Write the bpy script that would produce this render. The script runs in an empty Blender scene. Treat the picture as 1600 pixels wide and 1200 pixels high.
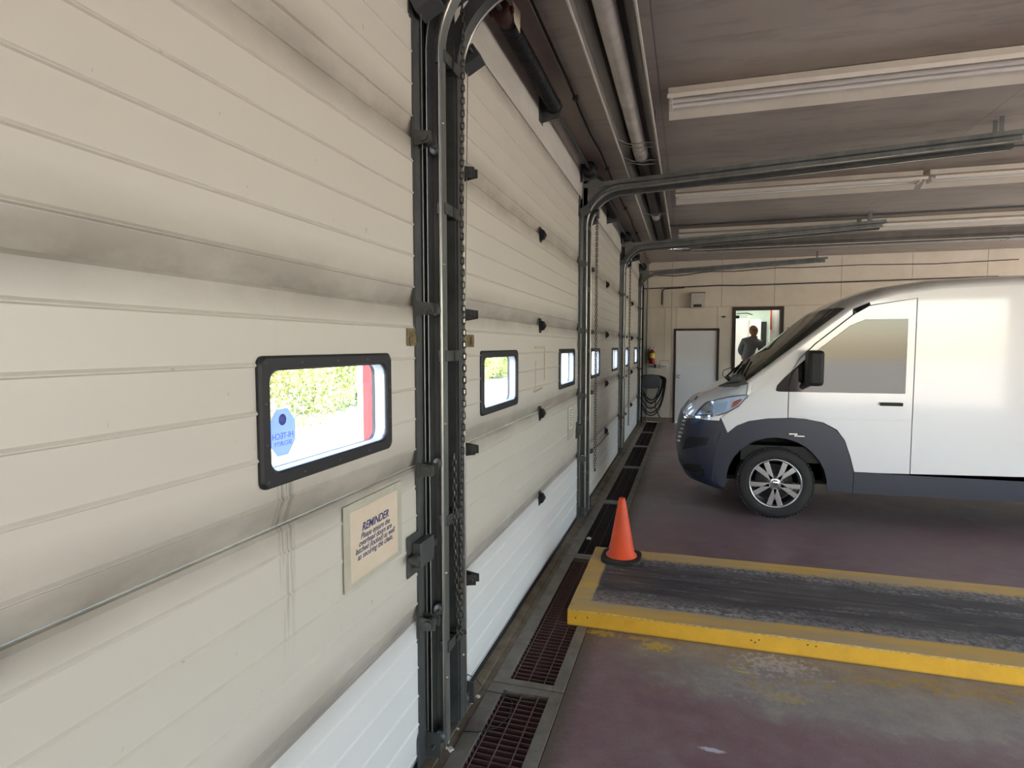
import bpy, bmesh, math, random
from mathutils import Vector, Matrix
from mathutils.bvhtree import BVHTree
random.seed(7)
PI = math.pi
sc = bpy.context.scene
col = sc.collection
# ------------------------------------------------------------------ camera
FPX, CAMH, CAMX = 920.0, 1.66, 0.982
PITCH = math.atan(59.5 / FPX)
YAW = math.atan(274.3 * math.cos(PITCH) / FPX)
cd = bpy.data.cameras.new('camera')
cam = bpy.data.objects.new('camera', cd)
col.objects.link(cam)
cd.sensor_width = 36.0
cd.lens = 36.0 * FPX / 1600.0
cd.clip_start = 0.02
cd.clip_end = 300
cam.location = (CAMX, 0, CAMH)
cam.rotation_euler = (PI / 2 - PITCH, 0, YAW)
sc.camera = cam
# ------------------------------------------------------------------ sky, sun, exposure
w = bpy.data.worlds.new('sky')
sc.world = w
w.use_nodes = True
nt = w.node_tree
nt.nodes.clear()
sky = nt.nodes.new('ShaderNodeTexSky')
sky.sky_type = 'NISHITA'
sky.sun_disc = False
sky.sun_elevation = math.radians(48)
sky.sun_rotation = math.radians(200)
bgn = nt.nodes.new('ShaderNodeBackground')
bgn.inputs['Strength'].default_value = 0.8
wo = nt.nodes.new('ShaderNodeOutputWorld')
nt.links.new(sky.outputs[0], bgn.inputs[0])
nt.links.new(bgn.outputs[0], wo.inputs[0])
sd = bpy.data.lights.new('sun', 'SUN')
sd.energy = 14.0
sd.angle = math.radians(0.6)
sd.color = (1.0, 0.93, 0.82)
sun = bpy.data.objects.new('sun', sd)
col.objects.link(sun)
sun.rotation_euler = Vector((-0.25, 0.72, -0.85)).to_track_quat('-Z', 'Y').to_euler()
vs = sc.view_settings
sc.display_settings.display_device = 'sRGB'
vs.view_transform = 'Standard'
vs.look = 'None'
vs.gamma = 1.0
vs.exposure = 1.1
try:
    vs.use_curve_mapping = False
except Exception:
    pass
sc.cycles.max_bounces = 10
sc.cycles.diffuse_bounces = 7
sc.cycles.transparent_max_bounces = 12
sc.cycles.sample_clamp_indirect = 6.0
sc.cycles.caustics_reflective = False
sc.cycles.caustics_refractive = False

# ------------------------------------------------------------------ materials
MATS = {}


def lin(c):
    return tuple((v / 255 / 12.92 if v / 255 < .04045 else ((v / 255 + .055) / 1.055) ** 2.4) for v in c) + (1.0,)


def mat(name, rgb, rough=0.6, metal=0.0, rgb2=None, scale=6.0, amt=0.5, bump=0.0, bscale=60.0, coat=0.0, stretch=(1, 1, 1), spec=0.5):
    if name in MATS:
        return MATS[name]
    m = bpy.data.materials.new(name)
    m.use_nodes = True
    n, l = m.node_tree.nodes, m.node_tree.links
    b = n['Principled BSDF']
    b.inputs['Base Color'].default_value = lin(rgb)
    b.inputs['Roughness'].default_value = rough
    b.inputs['Metallic'].default_value = metal
    b.inputs['Specular IOR Level'].default_value = spec
    if coat:
        b.inputs['Coat Weight'].default_value = coat
        b.inputs['Coat Roughness'].default_value = 0.05
    tc = n.new('ShaderNodeTexCoord')
    mp = n.new('ShaderNodeMapping')
    mp.inputs['Scale'].default_value = stretch
    l.new(tc.outputs['Object'], mp.inputs[0])
    no = n.new('ShaderNodeTexNoise')
    no.inputs['Scale'].default_value = scale
    no.inputs['Detail'].default_value = 6
    no.inputs['Roughness'].default_value = 0.65
    l.new(mp.outputs[0], no.inputs['Vector'])
    cr = n.new('ShaderNodeValToRGB')
    cr.color_ramp.elements[0].position = 0.5 - 0.2
    cr.color_ramp.elements[1].position = 0.5 + 0.2
    c1 = lin(rgb)
    c2 = lin(rgb2) if rgb2 else tuple(v * 0.8 for v in c1[:3]) + (1,)
    c2 = tuple(c1[i] * (1 - amt) + c2[i] * amt for i in range(3)) + (1,)
    cr.color_ramp.elements[0].color = c2
    cr.color_ramp.elements[1].color = c1
    l.new(no.outputs['Fac'], cr.inputs[0])
    l.new(cr.outputs[0], b.inputs['Base Color'])
    if bump:
        n2 = n.new('ShaderNodeTexNoise')
        n2.inputs['Scale'].default_value = bscale
        n2.inputs['Detail'].default_value = 4
        l.new(mp.outputs[0], n2.inputs['Vector'])
        bp = n.new('ShaderNodeBump')
        bp.inputs['Strength'].default_value = bump
        bp.inputs['Distance'].default_value = 0.01
        l.new(n2.outputs['Fac'], bp.inputs['Height'])
        l.new(bp.outputs[0], b.inputs['Normal'])
    MATS[name] = m
    return m


def mathn(n, l, op, a, b=None, clamp=False):
    x = n.new('ShaderNodeMath')
    x.operation = op
    x.use_clamp = clamp
    for i, v in enumerate((a, b)):
        if v is None:
            continue
        if isinstance(v, (int, float)):
            x.inputs[i].default_value = v
        else:
            l.new(v, x.inputs[i])
    return x.outputs[0]


def mixc(n, l, fac, a, b):
    x = n.new('ShaderNodeMix')
    x.data_type = 'RGBA'
    if isinstance(fac, (int, float)):
        x.inputs[0].default_value = fac
    else:
        l.new(fac, x.inputs[0])
    for i, v in ((6, a), (7, b)):
        if isinstance(v, tuple):
            x.inputs[i].default_value = v
        else:
            l.new(v, x.inputs[i])
    return x.outputs[2]


def noise(n, l, vec, scale, detail=5, rough=.6, stretch=None):
    if stretch:
        mp = n.new('ShaderNodeMapping')
        mp.inputs['Scale'].default_value = stretch
        l.new(vec, mp.inputs[0])
        vec = mp.outputs[0]
    x = n.new('ShaderNodeTexNoise')
    x.inputs['Scale'].default_value = scale
    x.inputs['Detail'].default_value = detail
    x.inputs['Roughness'].default_value = rough
    l.new(vec, x.inputs['Vector'])
    return x.outputs['Fac']


def ramp(n, l, fac, p0, p1):
    x = n.new('ShaderNodeMapRange')
    x.inputs[1].default_value = p0
    x.inputs[2].default_value = p1
    l.new(fac, x.inputs[0])
    return x.outputs[0]


def base(name, rough=.6):
    m = bpy.data.materials.new(name)
    m.use_nodes = True
    n, l = m.node_tree.nodes, m.node_tree.links
    b = n['Principled BSDF']
    b.inputs['Roughness'].default_value = rough
    tc = n.new('ShaderNodeTexCoord')
    sep = n.new('ShaderNodeSeparateXYZ')
    l.new(tc.outputs['Object'], sep.inputs[0])
    MATS[name] = m
    return m, n, l, b, tc.outputs['Object'], sep.outputs


def door_mat(name, dirt_shade, clean):
    """white baked enamel; grime mixed with painted shade along the section joints, grime in streaks"""
    m, n, l, b, vec, xyz = base(name, .32)
    z = xyz[2]
    low = ramp(n, l, z, .15, 0.0)
    high = ramp(n, l, z, .52, .62)
    edge = mathn(n, l, 'MAXIMUM', low, high, True)  # joint bands darken the colour: painted shade plus grime
    nz = noise(n, l, vec, 3.0, 5, .65, (1, .9, 1.6))
    st = noise(n, l, vec, 2.2, 3, .6, (1, 5.0, .12))
    e = mathn(n, l, 'MULTIPLY', edge, ramp(n, l, nz, .1, .6), True)
    s = mathn(n, l, 'MULTIPLY', ramp(n, l, st, .62, .85), .35)
    tot = mathn(n, l, 'MULTIPLY', mathn(n, l, 'ADD', mathn(n, l, 'MULTIPLY', e, .85), mathn(n, l, 'MULTIPLY', s, ramp(n, l, nz, .4, .7))), dirt_shade, True)
    c = mixc(n, l, tot, lin(clean), lin((92, 82, 70)))
    sp = noise(n, l, vec, 55, 2, .5, (1, 1, .55))
    c = mixc(n, l, mathn(n, l, 'MULTIPLY', ramp(n, l, sp, .73, .78), .35 * dirt_shade), c, lin((96, 84, 70)))
    geo = n.new('ShaderNodeNewGeometry')
    sp2 = n.new('ShaderNodeSeparateXYZ')
    l.new(geo.outputs['Position'], sp2.inputs[0])
    wy, wz = sp2.outputs[1], sp2.outputs[2]
    dn = noise(n, l, geo.outputs['Position'], 16, 4, .6, (1, 5.0, .22))
    band = mathn(n, l, 'MULTIPLY', ramp(n, l, wy, 1.225, 1.25), ramp(n, l, wy, 1.30, 1.275))
    hgt = mathn(n, l, 'MULTIPLY', ramp(n, l, wz, .84, 1.2), mathn(n, l, 'LESS_THAN', wz, 1.32))
    drip = mathn(n, l, 'MULTIPLY', mathn(n, l, 'MULTIPLY', band, hgt), ramp(n, l, dn, .44, .58), True)
    c = mixc(n, l, mathn(n, l, 'MULTIPLY', drip, .6), c, lin((70, 64, 56)))
    l.new(c, b.inputs['Base Color'])
    b.inputs['Specular IOR Level'].default_value = .35
    return m


def floor_mat():
    m, n, l, b, vec, xyz = base('painted_concrete', .5)
    x, y = xyz[0], xyz[1]
    n1 = noise(n, l, vec, .9, 8, .62)
    n2 = noise(n, l, vec, 6, 7, .7)
    n3 = noise(n, l, vec, 30, 5, .7)
    maroon = mixc(n, l, ramp(n, l, n2, .3, .7), lin((124, 94, 102)), lin((146, 128, 131)))
    grey = mixc(n, l, ramp(n, l, n2, .3, .7), lin((162, 158, 150)), lin((138, 132, 131)))
    # the paint is worn off in front of the slab and in the wheel lanes
    dx = mathn(n, l, 'MULTIPLY', mathn(n, l, 'SUBTRACT', x, 1.75), .85)
    dy = mathn(n, l, 'MULTIPLY', mathn(n, l, 'SUBTRACT', y, 3.2), 1.9)
    dist = mathn(n, l, 'SQRT', mathn(n, l, 'ADD', mathn(n, l, 'MULTIPLY', dx, dx), mathn(n, l, 'MULTIPLY', dy, dy)))
    wob = mathn(n, l, 'ADD', dist, mathn(n, l, 'MULTIPLY', mathn(n, l, 'SUBTRACT', n2, .5), .9))
    worn = ramp(n, l, wob, .98, .72)
    far = mathn(n, l, 'MULTIPLY', ramp(n, l, y, 5.2, 6.4), ramp(n, l, n1, .42, .62))
    edge = ramp(n, l, mathn(n, l, 'ADD', x, mathn(n, l, 'MULTIPLY', mathn(n, l, 'SUBTRACT', n3, .5), .12)), .56, .47)
    fac = mathn(n, l, 'MAXIMUM', worn, mathn(n, l, 'MULTIPLY', far, .8), True)
    c = mixc(n, l, fac, maroon, grey)
    c = mixc(n, l, mathn(n, l, 'MULTIPLY', edge, .8), c, lin((82, 76, 62)))
    def blob(x0, y0, rx, ry, soft=.6, wobble=1.2):
        ax = mathn(n, l, 'DIVIDE', mathn(n, l, 'SUBTRACT', x, x0), rx)
        ay = mathn(n, l, 'DIVIDE', mathn(n, l, 'SUBTRACT', y, y0), ry)
        d_ = mathn(n, l, 'SQRT', mathn(n, l, 'ADD', mathn(n, l, 'MULTIPLY', ax, ax), mathn(n, l, 'MULTIPLY', ay, ay)))
        d_ = mathn(n, l, 'ADD', d_, mathn(n, l, 'MULTIPLY', mathn(n, l, 'SUBTRACT', n3, .46), wobble * 4.0))
        return ramp(n, l, d_, 1.0 + soft * .3, 1.0 - soft * .3)
    for args, cc, st_ in (((.55, 3.32, .10, .035, .5, 1.4), (196, 168, 84), .8), ((.85, 3.26, .09, .05, .4, 1.2), (206, 182, 92), .85), ((.74, 3.32, .07, .03, .5, 1.4), (196, 168, 84), .7), ((1.46, 2.94, .10, .05, .5, 1.0), (186, 164, 96), .75),
                          ((1.29, 3.12, .07, .012, .5, .8), (206, 196, 110), .8), ((1.45, 3.24, .17, .09, .8, 2.4), (206, 206, 212), .6), ((1.11, 2.46, .055, .014, .6, .5), (226, 230, 240), .8), ((1.36, 3.0, .22, .12, .8, 2.4), (168, 166, 170), .5)):
        c = mixc(n, l, mathn(n, l, 'MULTIPLY', blob(*args), st_), c, lin(cc))
    gr = noise(n, l, vec, 110, 3, .6)
    c = mixc(n, l, mathn(n, l, 'MULTIPLY', ramp(n, l, gr, .5, .75), .25), c, lin((70, 62, 62)))
    c = mixc(n, l, mathn(n, l, 'MULTIPLY', ramp(n, l, gr, .30, .24), .5), c, lin((200, 192, 184)))
    # yellow paint scuffs near the slab
    yb = mathn(n, l, 'MULTIPLY', ramp(n, l, y, 2.75, 3.1), ramp(n, l, n3, .48, .56))
    ny = noise(n, l, vec, 2.6, 5, .6, (1, 2.2, 1))
    yb = mathn(n, l, 'MULTIPLY', mathn(n, l, 'MULTIPLY', yb, ramp(n, l, ny, .55, .62)), ramp(n, l, y, 3.5, 3.4))
    c = mixc(n, l, yb, c, lin((178, 150, 62)))
    ws = mathn(n, l, 'MULTIPLY', ramp(n, l, n3, .66, .74), ramp(n, l, n1, .5, .6))
    c = mixc(n, l, mathn(n, l, 'MULTIPLY', ws, .55), c, lin((170, 168, 165)))
    l.new(c, b.inputs['Base Color'])
    l.new(ramp(n, l, n2, .2, .9), b.inputs['Roughness'])
    mr = mathn(n, l, 'ADD', mathn(n, l, 'MULTIPLY', n2, .35), .28)
    l.new(mr, b.inputs['Roughness'])
    bp = n.new('ShaderNodeBump')
    bp.inputs['Strength'].default_value = .25
    bp.inputs['Distance'].default_value = .004
    l.new(n3, bp.inputs['Height'])
    l.new(bp.outputs[0], b.inputs['Normal'])
    return m


def slab_mat():
    m, n, l, b, vec, xyz = base('slab_paint', .62)
    x, y, z = xyz[0], xyz[1], xyz[2]
    n2 = noise(n, l, vec, 9, 6, .7)
    ns = noise(n, l, vec, 5, 8, .72, (.35, 3.2, 1))
    nf = noise(n, l, vec, 45, 5, .7)
    top = mathn(n, l, 'GREATER_THAN', z, .0925)
    nl = noise(n, l, vec, 2.2, 7, .65, (.5, 2.4, 1))
    yel = mixc(n, l, ramp(n, l, n2, .3, .75), lin((226, 174, 44)), lin((206, 156, 46)))
    yelt = mixc(n, l, ramp(n, l, nl, .35, .6), lin((222, 180, 84)), lin((190, 166, 122)))
    yel = mixc(n, l, top, yel, yelt)
    wob = mathn(n, l, 'MULTIPLY', mathn(n, l, 'SUBTRACT', nf, .5), .09)
    wob = mathn(n, l, 'ADD', wob, mathn(n, l, 'MULTIPLY', mathn(n, l, 'SUBTRACT', nl, .5), .12))
    yy = mathn(n, l, 'ADD', y, wob)
    xx = mathn(n, l, 'ADD', x, mathn(n, l, 'MULTIPLY', wob, .4))
    inn = mathn(n, l, 'MULTIPLY', ramp(n, l, yy, .145, .165), ramp(n, l, yy, 1.0, .93))
    inn = mathn(n, l, 'MULTIPLY', mathn(n, l, 'MULTIPLY', inn, ramp(n, l, xx, .115, .13)), top)
    blk = mixc(n, l, ramp(n, l, nl, .35, .62), lin((50, 50, 60)), lin((92, 88, 86)))
    fl = mathn(n, l, 'MULTIPLY', ramp(n, l, ns, .52, .66), ramp(n, l, nf, .42, .60))
    edg = mathn(n, l, 'MAXIMUM', ramp(n, l, yy, .36, .16), ramp(n, l, yy, .80, .98))
    fl = mathn(n, l, 'ADD', mathn(n, l, 'MULTIPLY', fl, .55), mathn(n, l, 'MULTIPLY', mathn(n, l, 'MULTIPLY', edg, ramp(n, l, nf, .38, .62)), .6), True)
    blk = mixc(n, l, fl, blk, lin((196, 192, 192)))
    line = mathn(n, l, 'MULTIPLY', ramp(n, l, mathn(n, l, 'ABSOLUTE', mathn(n, l, 'SUBTRACT', y, .60)), .012, .004), .6)
    line = mathn(n, l, 'ADD', line, mathn(n, l, 'MULTIPLY', ramp(n, l, mathn(n, l, 'ABSOLUTE', mathn(n, l, 'SUBTRACT', y, .53)), .008, .003), .5), True)
    blk = mixc(n, l, line, blk, lin((40, 38, 40)))
    c = mixc(n, l, inn, yel, blk)
    eg = mathn(n, l, 'MULTIPLY', ramp(n, l, mathn(n, l, 'ABSOLUTE', mathn(n, l, 'SUBTRACT', z, .094)), .004, .001), ramp(n, l, nf, .46, .58))
    c = mixc(n, l, mathn(n, l, 'MULTIPLY', eg, .7), c, lin((92, 76, 50)))
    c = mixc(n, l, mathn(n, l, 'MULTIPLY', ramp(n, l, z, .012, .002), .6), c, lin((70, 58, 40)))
    c = mixc(n, l, mathn(n, l, 'MULTIPLY', ramp(n, l, nf, .70, .78), .6), c, lin((90, 74, 44)))
    l.new(c, b.inputs['Base Color'])
    bp = n.new('ShaderNodeBump')
    bp.inputs['Strength'].default_value = .4
    bp.inputs['Distance'].default_value = .004
    l.new(nf, bp.inputs['Height'])
    l.new(bp.outputs[0], b.inputs['Normal'])
    return m


def ceiling_mat():
    m, n, l, b, vec, xyz = base('smoked_ceiling', .75)
    n1 = noise(n, l, vec, .8, 5, .6)
    n2 = noise(n, l, vec, 3.5, 6, .65, (.5, 2, 1))
    c = mixc(n, l, ramp(n, l, n1, .3, .7), lin((168, 160, 153)), lin((190, 182, 174)))
    c = mixc(n, l, mathn(n, l, 'MULTIPLY', ramp(n, l, n2, .5, .75), .4), c, lin((92, 84, 78)))
    l.new(c, b.inputs['Base Color'])
    return m


def emis(name, rgb, s):
    m = bpy.data.materials.new(name)
    m.use_nodes = True
    b = m.node_tree.nodes['Principled BSDF']
    b.inputs['Base Color'].default_value = lin(rgb)
    b.inputs['Emission Color'].default_value = lin(rgb)
    b.inputs['Emission Strength'].default_value = s
    MATS[name] = m
    return m


def glassy(name, tint, gloss, grough=.02):
    """clear sheet: tinted transparency with a Fresnel reflection"""
    m = bpy.data.materials.new(name)
    m.use_nodes = True
    n, l = m.node_tree.nodes, m.node_tree.links
    n.clear()
    o = n.new('ShaderNodeOutputMaterial')
    t = n.new('ShaderNodeBsdfTransparent')
    t.inputs[0].default_value = tint + (1,)
    g = n.new('ShaderNodeBsdfGlossy')
    g.inputs['Roughness'].default_value = grough
    lw = n.new('ShaderNodeLayerWeight')
    lw.inputs[0].default_value = .5
    ad = mathn(n, l, 'ADD', mathn(n, l, 'MULTIPLY', mathn(n, l, 'POWER', lw.outputs['Facing'], 4.0), .6), .03 + gloss, True)
    mx = n.new('ShaderNodeMixShader')
    l.new(ad, mx.inputs[0])
    l.new(t.outputs[0], mx.inputs[1])
    l.new(g.outputs[0], mx.inputs[2])
    l.new(mx.outputs[0], o.inputs[0])
    MATS[name] = m
    return m


def sticker_film():
    m = bpy.data.materials.new('sticker_film')
    m.use_nodes = True
    n, l = m.node_tree.nodes, m.node_tree.links
    n.clear()
    o = n.new('ShaderNodeOutputMaterial')
    t = n.new('ShaderNodeBsdfTransparent')
    t.inputs[0].default_value = (.50, .55, .80, 1)
    d = n.new('ShaderNodeBsdfTranslucent')
    d.inputs[0].default_value = (.32, .38, .68, 1)
    mx = n.new('ShaderNodeMixShader')
    mx.inputs[0].default_value = .82
    l.new(t.outputs[0], mx.inputs[1])
    l.new(d.outputs[0], mx.inputs[2])
    l.new(mx.outputs[0], o.inputs[0])
    return m


M_DOOR = door_mat('door_enamel', .75, (208, 203, 192))
M_DOORL = door_mat('door_enamel_lower', .28, (226, 226, 224))
M_FLOOR = floor_mat()
M_SLAB = slab_mat()
M_CEIL = ceiling_mat()
M_WALL = mat('wall_paint', (226, 216, 200), .6, 0, (196, 182, 164), 1.6, .55)
M_HEAD = mat('header_paint', (206, 202, 194), .6, 0, (150, 140, 128), 2.2, .5, stretch=(1, .6, 1.5))
M_TRIMC = mat('soffit_paint', (178, 168, 158), .7, 0, (146, 136, 127), 2, .5)
M_STEEL = mat('galvanised_track', (128, 131, 128), .5, .45, (84, 87, 85), 9, .8, stretch=(1, 1, .3))
M_DARKST = mat('dark_steel', (84, 87, 86), .55, .3, (54, 56, 56), 7, .8, .1)
M_STILE = mat('end_stile', (92, 95, 96), .5, .5, (60, 62, 64), 8, .6)
M_BLACK = mat('black_steel', (30, 31, 32), .55, .3, (18, 18, 19), 7, .6)
M_LIP = mat('worn_steel_lip', (190, 186, 176), .28, .9, (110, 106, 98), 6, .7, stretch=(1, 1, .2))
M_BRK = mat('zinc_bracket', (100, 102, 100), .45, .5, (58, 60, 58), 20, .8, .15)
M_PLAST = mat('black_plastic', (34, 34, 36), .5, 0, (24, 24, 26), 12, .4)
M_REVEAL = mat('window_liner', (176, 184, 198), .35, 0, (140, 148, 165), 5, .3)
M_CHAIN = mat('chain_steel', (104, 100, 92), .4, .8, (50, 46, 42), 30, .7)
M_RUST = mat('rusted_red', (74, 40, 36), .7, .2, (40, 26, 24), 20, .8, .2)
M_CREAM = mat('cream_label', (206, 196, 170), .7)
M_PAPER = mat('aged_paper', (222, 206, 184), .75, 0, (206, 188, 164), 6, .5)
M_TAPE = mat('packing_tape', (198, 194, 178), .35, 0, (168, 162, 144), 14, .6)
M_INK = mat('blue_ink', (48, 62, 112), .7)
M_GRAYINK = mat('grey_print', (120, 118, 114), .7)
M_FOIL = mat('foil_sticker', (168, 150, 112), .3, .5, (92, 76, 48), 26, .9)
M_DRAIN = mat('drain_frame_steel', (138, 134, 126), .6, .15, (100, 92, 84), 8, .8, .15)
M_GRATE = mat('grate_bar', (112, 86, 84), .6, .3, (66, 44, 46), 16, .7)
M_GRATED = mat('grate_bar_dark', (62, 54, 52), .6, .3, (34, 28, 28), 16, .7)
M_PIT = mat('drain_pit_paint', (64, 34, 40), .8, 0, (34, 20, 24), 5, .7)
M_PITD = mat('pit_dirt_well_shade', (26, 22, 22), .9)  # trench and pit dirt; also paints the shade inside the wheel wells
M_CURB = mat('sill_concrete', (136, 126, 108), .85, 0, (84, 70, 56), 7, .9, .3)
M_CONE = mat('cone_orange', (240, 82, 26), .5, 0, (200, 78, 44), 9, .8, .1, stretch=(1, 1, .5))
M_RUB = mat('rubber', (44, 43, 44), .75, 0, (30, 30, 31), 12, .6, .15)
M_BROWN = mat('brown_frame_paint', (60, 44, 38), .5, 0, (44, 32, 28), 6, .5)
M_LEAF = mat('door_leaf_paint', (238, 238, 238), .3, 0, (230, 228, 220), 2, .4)
M_BASEB = mat('baseboard_vinyl', (132, 118, 100), .6)
M_GALV = mat('heater_reflector', (168, 166, 162), .38, .6, (128, 124, 120), 4, .7, stretch=(1, .3, 1))
M_LIPR = mat('reflector_edge', (226, 222, 212), .35, .35, (196, 190, 180), 6, .5)  # pale colour puts the white highlight onto the reflector lips
M_HTUBE = mat('heater_tube_grey', (206, 202, 196), .55, .1, (128, 122, 114), 5, .6)
M_HTUBED = mat('heater_tube_dark', (72, 68, 66), .6, .3, (50, 46, 44), 5, .6)
M_ALU = mat('aluminium_tube', (205, 203, 198), .25, .95, (150, 146, 140), 10, .5)
M_FIXT = mat('fixture_enamel', (232, 226, 214), .4, 0, (206, 196, 180), 5, .5)
M_TUBE = mat('fluorescent_tube', (236, 234, 230), .25)
M_WIRE = mat('galvanised_wire', (150, 146, 138), .4, .8)
M_CABLE = mat('black_cable', (24, 24, 26), .5)
M_WHITE = mat('van_white_paint', (232, 234, 236), .22, 0, (226, 228, 231), 2, .3, coat=.9)
M_NAVY = mat('bumper_plastic', (36, 42, 60), .34, 0, (30, 36, 52), 30, .3, .04, 220)  # navy plastic, made bluer to carry the sky's reflection
M_CHROME = mat('chrome', (225, 225, 225), .1, 1.0)
M_RIM = mat('alloy_rim', (188, 190, 194), .26, .9, (150, 152, 156), 20, .3)
M_HEADL = mat('headlamp_reflector', (206, 216, 230), .25, .25, (150, 176, 204), 14, .6)  # diffuse pale blue paints in the sky reflection of the headlamp
M_AMBER = mat('amber_lens', (205, 92, 28), .25, 0, (150, 60, 20), 40, .4)
M_GLASSW = glassy('window_glass', (.93, .96, .97), .0)
M_GLASSV = glassy('windscreen_glass', (.30, .34, .29), .05)
M_LENS = glassy('headlamp_lens', (.92, .95, .98), .02)
M_STICK = sticker_film()
M_RED = mat('red_trim_paint', (178, 52, 56), .5, 0, (150, 44, 50), 4, .5)
M_GROUND = mat('pale_concrete', (206, 196, 180), .9, 0, (186, 174, 156), .6, .5)
M_LEAFG = mat('leaf_green', (140, 166, 84), .5, 0, (200, 202, 138), 1.2, .8)
M_LEAFG2 = mat('leaf_olive', (160, 170, 98), .5, 0, (210, 196, 144), 1.2, .8)
M_OFFICE = mat('office_green_paint', (196, 214, 198), .7)
M_OFFW = mat('office_white_paint', (240, 240, 236), .5)
M_GREY = mat('grey_plastic', (92, 95, 97), .5)
M_EXT = mat('extinguisher_red', (150, 22, 24), .3)
M_YEL = mat('yellow_label', (218, 196, 50), .5)
M_SHIRT = mat('grey_jacket_cloth', (150, 150, 164), .9, 0, (124, 124, 138), 6, .6, .2)
M_SKIN = mat('skin', (214, 150, 124), .5, 0, (196, 124, 100), 8, .5)
M_KHAKI = mat('khaki_cloth', (150, 124, 96), .9)
M_HAIR = mat('grey_hair', (150, 140, 132), .9)
M_LABELW = mat('white_label', (226, 224, 216), .6)

# ------------------------------------------------------------------ mesh helpers


class MB:
    def __init__(s):
        s.v, s.f, s.sm = [], [], []

    def add(s, vs_, fs, smooth=False):
        o = len(s.v)
        s.v += [tuple(p) for p in vs_]
        for f in fs:
            s.f.append(tuple(i + o for i in f))
            s.sm.append(smooth)
        return s

    def box(s, a, b, rot=None, piv=None):
        (x0, y0, z0), (x1, y1, z1) = a, b
        vs_ = [(x, y, z) for x in (x0, x1) for y in (y0, y1) for z in (z0, z1)]
        if rot is not None:
            piv = Vector(piv or ((x0 + x1) / 2, (y0 + y1) / 2, (z0 + z1) / 2))
            vs_ = [tuple(rot @ (Vector(p) - piv) + piv) for p in vs_]
        return s.add(vs_, [(0, 1, 3, 2), (4, 6, 7, 5), (0, 4, 5, 1), (2, 3, 7, 6), (0, 2, 6, 4), (1, 5, 7, 3)])

    def tube(s, pts, r, n=8, caps=True, smooth=True, close=False):
        pts = [Vector(p) for p in pts]
        k = len(pts)
        rs = r if isinstance(r, (list, tuple)) else [r] * k
        vs_, fs = [], []
        up = None
        for i, p in enumerate(pts):
            if close:
                t = (pts[(i + 1) % k] - pts[i - 1]).normalized()
            else:
                t = (pts[min(i + 1, k - 1)] - pts[max(i - 1, 0)]).normalized()
            if up is None:
                up = Vector((0, 0, 1)) if abs(t.z) < .9 else Vector((1, 0, 0))
            a = t.cross(up)
            if a.length < 1e-5:
                a = t.cross(Vector((0, 1, 0)))
            a.normalize()
            b = a.cross(t).normalized()
            up = b
            for j in range(n):
                q = 2 * PI * j / n
                vs_.append(p + a * math.cos(q) * rs[i] + b * math.sin(q) * rs[i])
        for i in range(k if close else k - 1):
            for j in range(n):
                i2 = (i + 1) % k
                fs.append((i * n + j, i * n + (j + 1) % n, i2 * n + (j + 1) % n, i2 * n + j))
        s.add(vs_, fs, smooth)
        if caps and not close:
            s.add(vs_[:n], [tuple(range(n))[::-1]])
            s.add(vs_[-n:], [tuple(range(n))])
        return s

    def lathe(s, prof, c, axis='z', n=24, smooth=True):
        """prof: (r, h) pairs"""
        vs_, fs = [], []
        for r, h in prof:
            for j in range(n):
                q = 2 * PI * j / n
                a, b = r * math.cos(q), r * math.sin(q)
                vs_.append({'z': (c[0] + a, c[1] + b, c[2] + h), 'y': (c[0] + a, c[1] + h, c[2] + b), 'x': (c[0] + h, c[1] + a, c[2] + b)}[axis])
        for i in range(len(prof) - 1):
            for j in range(n):
                fs.append((i * n + j, i * n + (j + 1) % n, (i + 1) * n + (j + 1) % n, (i + 1) * n + j))
        return s.add(vs_, fs, smooth)

    def prism(s, poly, axis, a, b, smooth=False):
        """poly: 2D points; axis: extrusion axis; for 'y' poly=(x,z), 'x' poly=(y,z), 'z' poly=(x,y)"""
        def P(u, v, t):
            return {'y': (u, t, v), 'x': (t, u, v), 'z': (u, v, t)}[axis]
        k = len(poly)
        vs_ = [P(u, v, a) for u, v in poly] + [P(u, v, b) for u, v in poly]
        fs = [tuple(range(k)), tuple(range(2 * k - 1, k - 1, -1))] + [(i, (i + 1) % k, k + (i + 1) % k, k + i) for i in range(k)]
        return s.add(vs_, fs, smooth)

    def sweep(s, path, prof, y0, smooth=False):
        """path in the xz plane, prof: closed polygon of (n, y); n = offset to the room side of the path"""
        k = len(prof)
        vs_, fs = [], []
        for i, (px, pz) in enumerate(path):
            a, b = path[max(i - 1, 0)], path[min(i + 1, len(path) - 1)]
            tx, tz = b[0] - a[0], b[1] - a[1]
            L = math.hypot(tx, tz)
            nx, nz = tz / L, -tx / L
            for (q, y) in prof:
                vs_.append((px + nx * q, y0 + y, pz + nz * q))
        for i in range(len(path) - 1):
            for j in range(k):
                fs.append((i * k + j, i * k + (j + 1) % k, (i + 1) * k + (j + 1) % k, (i + 1) * k + j))
        s.add(vs_, fs, smooth)
        s.add(vs_[:k], [tuple(range(k))])
        s.add(vs_[-k:], [tuple(range(k))[::-1]])
        return s


def link(o, parent=None):
    col.objects.link(o)
    if parent is not None:
        o.parent = parent
    return o


def mesh(name, mb, m, bevel=0, recalc=True):
    me = bpy.data.meshes.new(name)
    me.from_pydata(mb.v, [], mb.f)
    me.polygons.foreach_set('use_smooth', mb.sm)
    if recalc:
        bm = bmesh.new()
        bm.from_mesh(me)
        bmesh.ops.recalc_face_normals(bm, faces=bm.faces)
        bm.to_mesh(me)
        bm.free()
    me.materials.append(m)
    return me


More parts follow.
